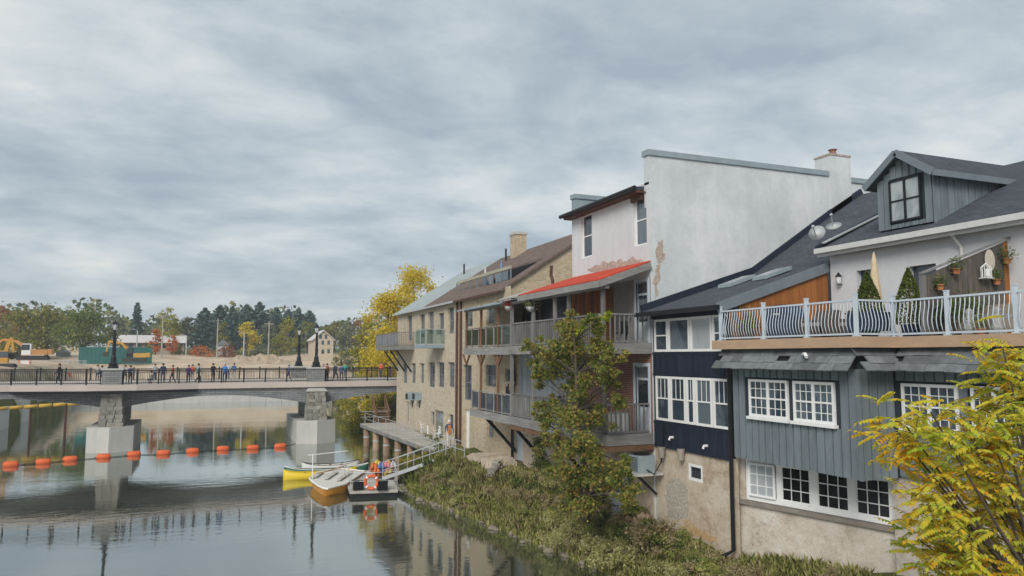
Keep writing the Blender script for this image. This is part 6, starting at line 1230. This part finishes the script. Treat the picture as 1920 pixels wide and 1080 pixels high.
for i, y in enumerate(sorted([26.2, 26.8, 27.3, 27.9]+[15.5+29.5*((k*.618) % 1) for k in range(104)], reverse=True)):
    xb = lerp(y, BANK); d = .3+2.7*((i*.755) % 1); x = min(xb+d, 15.3); r_ = random.choice((.3, .4, .5, .65, .85))*random.uniform(.9, 1.15); mt = (l_bush, l_pale, l_bushd, l_dry)[i % 4]
    if 36.5 < y < 44 and x > 13.0: x = 12.2+.7*random.random()
    if y > 31: r_ = min(r_, .4)
    gz = height(x, y); q_ = ['yellow green', 'leafy green', 'dark green', 'straw coloured'][i % 4]; k_ = cnt[q_] = cnt.get(q_, 0)+1
    t = thing('bank_shrub', ORD[k_-1]+' '+q_+' low shrub along the bank counted from the gangway', 'shrub', (x, y, gz), 'low shrubs on the river bank')
    C = [(random.gauss(0, r_*.6), random.gauss(0, r_*.6), r_*random.uniform(.2, .9)) for _ in range(9)]; n = int(1300*r_/.45); link('foliage', leaf_mesh('foliage', clumps(C, [r_*random.uniform(.2, .55) for _ in C], n), rng.uniform(.5, 1.3, n)*random.choice((.07, .1, .14)), mt, random.choice((.3, .5, .8))), t)
    m = MB()
    for c0 in C[:5]: m.tube([(x, y, gz-.1), (x+c0[0], y+c0[1], gz+c0[2])], [.015, .006], 4)
    m.build('stem', m_bark, t)
blades('dry_stalks', 700, lambda: bankpt(.2, 2.6, 24, 46), leafmat('dry_stalk', [(.2, .15, .08), (.36, .28, .15), (.5, .42, .26)], .2), .4, .85, 'dry straw coloured weed stalks standing in the bank growth', .3)
rk = MB()
for i in range(130):
    y = random.uniform(13, 47); x = lerp(y, BANK)+random.gauss(.05, .22); r_ = random.choice((.05, .07, .1, .16))*random.uniform(.7, 1.4); k0 = len(rk.v); rk.ball((x, y, .03), r_*random.uniform(.8, 1.5), r_*random.uniform(.8, 1.5), r_*.7, 6, 4)
    for j in range(k0, len(rk.v)): v = rk.v[j]; rk.v[j] = (v[0]+random.gauss(0, r_*.12), v[1]+random.gauss(0, r_*.12), v[2]+random.gauss(0, r_*.1))
o = stuff(rk.build('waterline_stones', mat('bank_stone', (.22, .19, .15), .9, .4, 3, .4, 15))); o['label'] = 'small brown stones strewn along the waterline of the bank'
l_gold = leafmat('goldenrod_leaf', [(.16, .18, .05), (.4, .33, .06), (.66, .46, .06)])
for px_, py_, lb in ((800, 852, 'golden flowering weeds between gangway and boardwalk, upper clump'), (778, 868, 'golden flowering weeds under the gangway rail, lower clump')):
    q = PG(px_, py_+12); t = thing('goldenrod', lb, 'weeds', tuple(q), 'goldenrod by the gangway'); C = [(random.gauss(0, .55), random.gauss(0, .7), random.uniform(.2, .8)) for _ in range(12)]
    link('foliage', leaf_mesh('foliage', clumps(C, [.28]*12, 1300), rng.uniform(.05, .12, 1300), l_gold, .5), t); m = MB()
    for c0 in C: m.tube([q+Vector((c0[0]*.6, c0[1]*.6, -.1)), q+Vector(c0)], [.012, .006], 4)
    m.build('stem', m_bark, t)
# maple in front of the balconies
mt_ = thing('maple_tree', 'olive green maple growing up in front of the timber balconies', 'tree', (13.0, 26.9, .5)); TX = 13.0
bl = [(1035, 655, 52), (1085, 640, 48), (1125, 665, 36), (1060, 700, 58), (1015, 690, 26), (1115, 715, 40), (1085, 765, 48), (1045, 760, 34), (1120, 780, 34), (1075, 815, 56), (1035, 800, 30), (1120, 830, 42), (1095, 870, 52), (1050, 860, 36), (1135, 900, 48), (1090, 925, 50), (1165, 915, 34), (1180, 880, 26), (1060, 935, 30), (1175, 945, 26), (1150, 690, 24), (1165, 665, 18), (1060, 610, 26), (1110, 605, 24), (1145, 720, 18), (1010, 660, 34), (1000, 645, 20), (1020, 720, 28), (1150, 750, 24), (1020, 770, 24), (1190, 915, 28), (1165, 870, 26), (1020, 840, 20), (1130, 630, 26)]
C = []; Rr = []
for x, y, r_ in bl: q = PX(x, y, TX+random.uniform(-.6, .5)); C.append(q); Rr.append(r_*.98/FPX*(q-_o).dot(_f))
S_, SR = [], []
for c, r_ in zip(C, Rr):
    for k in range(6):
        d = Vector((random.gauss(0, 1), random.gauss(0, 1), random.gauss(0, 1))).normalized()*r_*random.uniform(.3, 1.05); S_.append(tuple(c+d-Vector((13.0, 26.9, .5)))); SR.append(r_*random.uniform(.2, .5))
n = 42000; link('crown', leaf_mesh('crown', clumps(S_, SR, n), rng.uniform(.05, .16, n), leafmat('maple_leaf', [(.07, .11, .03), (.15, .2, .05), (.25, .28, .07), (.38, .33, .09), (.4, .24, .08)], .45), .75, .25, .15), mt_)
base = PG(1103, 985); m = MB(); trunkp = [base]+[PX(x, y, 13.0) for x, y in ((1100, 930), (1092, 850), (1082, 770), (1080, 700), (1078, 640))]; m.tube(trunkp, [.13, .12, .1, .08, .06, .03], 8)
for c in [Vector(q)+Vector((13.0, 26.9, .5)) for q in S_[::2]]: k = min(trunkp[1:], key=lambda p: (p-c).length+(0 if p.z < c.z else 2)); m.tube([k, (k+c)/2+Vector((0, 0, .1)), c], [.03, .02, .008], 5)
m.build('trunk', m_bark, mt_)
C = [PX(x, y, 13.1)-Vector((13.0, 26.9, .5)) for x, y in ((1142, 588), (1135, 598), (1100, 602), (1095, 612), (1087, 622))]; stuff(link('shoot_tips', leaf_mesh('shoot_tips', clumps([tuple(c) for c in C], [.16]*5, 260), .15, leafmat('shoot_leaf', [(.3, .36, .03), (.45, .45, .05)]), .4), mt_))
# climbing ivy on the foundation
iv = thing('ivy_vine', 'dark leafy vine climbing the wall under the lower balcony', 'vine', (15.9, 33, 2)); C = [PX(x, y, 15.85)-Vector((15.9, 33, 2)) for x, y in ((1010, 830), (1015, 855), (1025, 870), (1008, 870), (1035, 880))]
link('foliage', leaf_mesh('foliage', clumps([tuple(c) for c in C], [.45]*5, 1100), .11, l_bushd, .8), iv); MB().tube([PX(1020, 890, 15.9), PX(1012, 830, 15.95)], .02, 5).build('stem', m_bark, iv)
# foreground ailanthus with compound leaves
TB = Vector((9.7, 6.3, .2)); sm_ = thing('ailanthus_tree', 'yellow green tree with long feathery compound leaves at lower right', 'tree', tuple(TB))
cl = [(1868, 668), (1700, 800), (1745, 772), (1800, 775), (1855, 735), (1905, 690), (1725, 850), (1785, 830), (1850, 820), (1905, 780), (1690, 830), (1770, 895), (1835, 885), (1900, 870), (1745, 985), (1800, 960), (1860, 960), (1915, 940), (1760, 1050), (1825, 1040), (1890, 1050), (1915, 1010), (1720, 1010), (1785, 1010), (1930, 840), (1940, 730), (1760, 940), (1850, 1000), (1870, 780), (1820, 1080), (1900, 1085), (1750, 1090), (1880, 650), (1730, 960), (1672, 795), (1890, 720), (1820, 810), (1870, 850), (1800, 870), (1860, 910), (1780, 970), (1890, 970), (1840, 1060), (1910, 1050), (1920, 760)]
V = []; Fq = []; tw = MB()
crown0 = TB+Vector((1.2, .5, 4.0))
tw.tube([TB, TB+Vector((.6, .3, 2.2)), crown0], [.12, .09, .07], 8)
for i, (x, y) in enumerate(cl):
    dep = 11.0+random.uniform(-1.2, 1.4); d = _f+_r*((x-960)/FPX)+_u*((540-y)/FPX); tip = _o+d*dep
    tw.tube([crown0, crown0.lerp(tip, .5)+Vector((0, 0, -.1)), tip], [.035, .022, .01], 5)
    for k in range(25):
        a_ = random.uniform(0, 6.283); el = random.uniform(-.3, .9); L_ = random.uniform(.26, .46); dr = Vector((math.cos(a_)*math.cos(el), math.sin(a_)*math.cos(el), math.sin(el))); p = tip.lerp(crown0, random.uniform(0, .08))+Vector((random.gauss(0, .17), random.gauss(0, .17), random.gauss(0, .17))); nl = 8; pts_ = [p]
        for j in range(nl): dr = (dr+Vector((0, 0, -.085))).normalized(); p = p+dr*(L_/nl); pts_.append(p.copy())
        sd_ = dr.cross(Vector((0, 0, 1))).normalized(); tw.tube(pts_[::5]+[pts_[-1]], .004, 3, False)
        for j in range(1, nl+1):
            ax_ = (pts_[j]-pts_[j-1]).normalized(); s0 = ax_.cross(Vector((0, 0, 1))).normalized(); ll = .105*(1-.45*abs(j/nl-.45))
            for sg in ((-1, 1) if j < nl else (0,)):
                dl = (s0*sg*.9+ax_*(.45 if sg else 1)+Vector((0, 0, -.22+random.uniform(-.1, .1)))).normalized(); wv = dl.cross(Vector((random.uniform(-.3, .3), random.uniform(-.3, .3), 1))).cross(dl).normalized(); wd_ = dl.cross(wv).normalized()*(ll*.33); b0 = len(V); pp_ = pts_[j]
                V += [tuple(pp_-TB), tuple(pp_+dl*ll*.4+wd_-TB), tuple(pp_+dl*ll-Vector((0, 0, .02))-TB), tuple(pp_+dl*ll*.4-wd_-TB)]; Fq.append((b0, b0+1, b0+2, b0+3))
me = bpy.data.meshes.new('leaflets'); me.from_pydata(V, [], Fq)
s = NT('ailanthus_leaflet'); g_ = s.n('ShaderNodeNewGeometry').outputs['Random Per Island']; nn_ = s.noise(1.1, 2, .5)
f_ = s.math('ADD', s.math('MULTIPLY', g_, .3), s.math('MULTIPLY', nn_, .85)); c_ = s.ramp(f_, [(.34, (.32, .44, .05)), (.51, (.6, .62, .08)), (.64, (.78, .62, .07)), (.78, (.82, .44, .03))])
d_ = s.n('ShaderNodeBsdfDiffuse'); t_ = s.n('ShaderNodeBsdfTranslucent'); x_ = s.n('ShaderNodeMixShader'); x_.inputs[0].default_value = .5
s.l(c_, d_.inputs[0]); s.l(c_, t_.inputs[0]); s.l(d_.outputs[0], x_.inputs[1]); s.l(t_.outputs[0], x_.inputs[2]); s.l(x_.outputs[0], s.out.inputs[0]); me.materials.append(s.m)
link('leaflets', me, sm_); tw.build('branches', m_bark, sm_)

# ================================================================== air
hz_ = stuff(MB().box(-710, 710, -90, 1310, -3.2, 45).build('haze', None)); hz_['label'] = 'thin pale haze in the air over the river valley'
hm = bpy.data.materials.new('haze_air'); hm.use_nodes = True; hn = hm.node_tree.nodes; hn.remove(hn['Principled BSDF']); pv = hn.new('ShaderNodeVolumePrincipled')
pv.inputs['Color'].default_value = (.8, .88, .95, 1); pv.inputs['Density'].default_value = .0006; hm.node_tree.links.new(pv.outputs[0], hn['Material Output'].inputs['Volume']); hz_.data.materials.clear(); hz_.data.materials.append(hm)
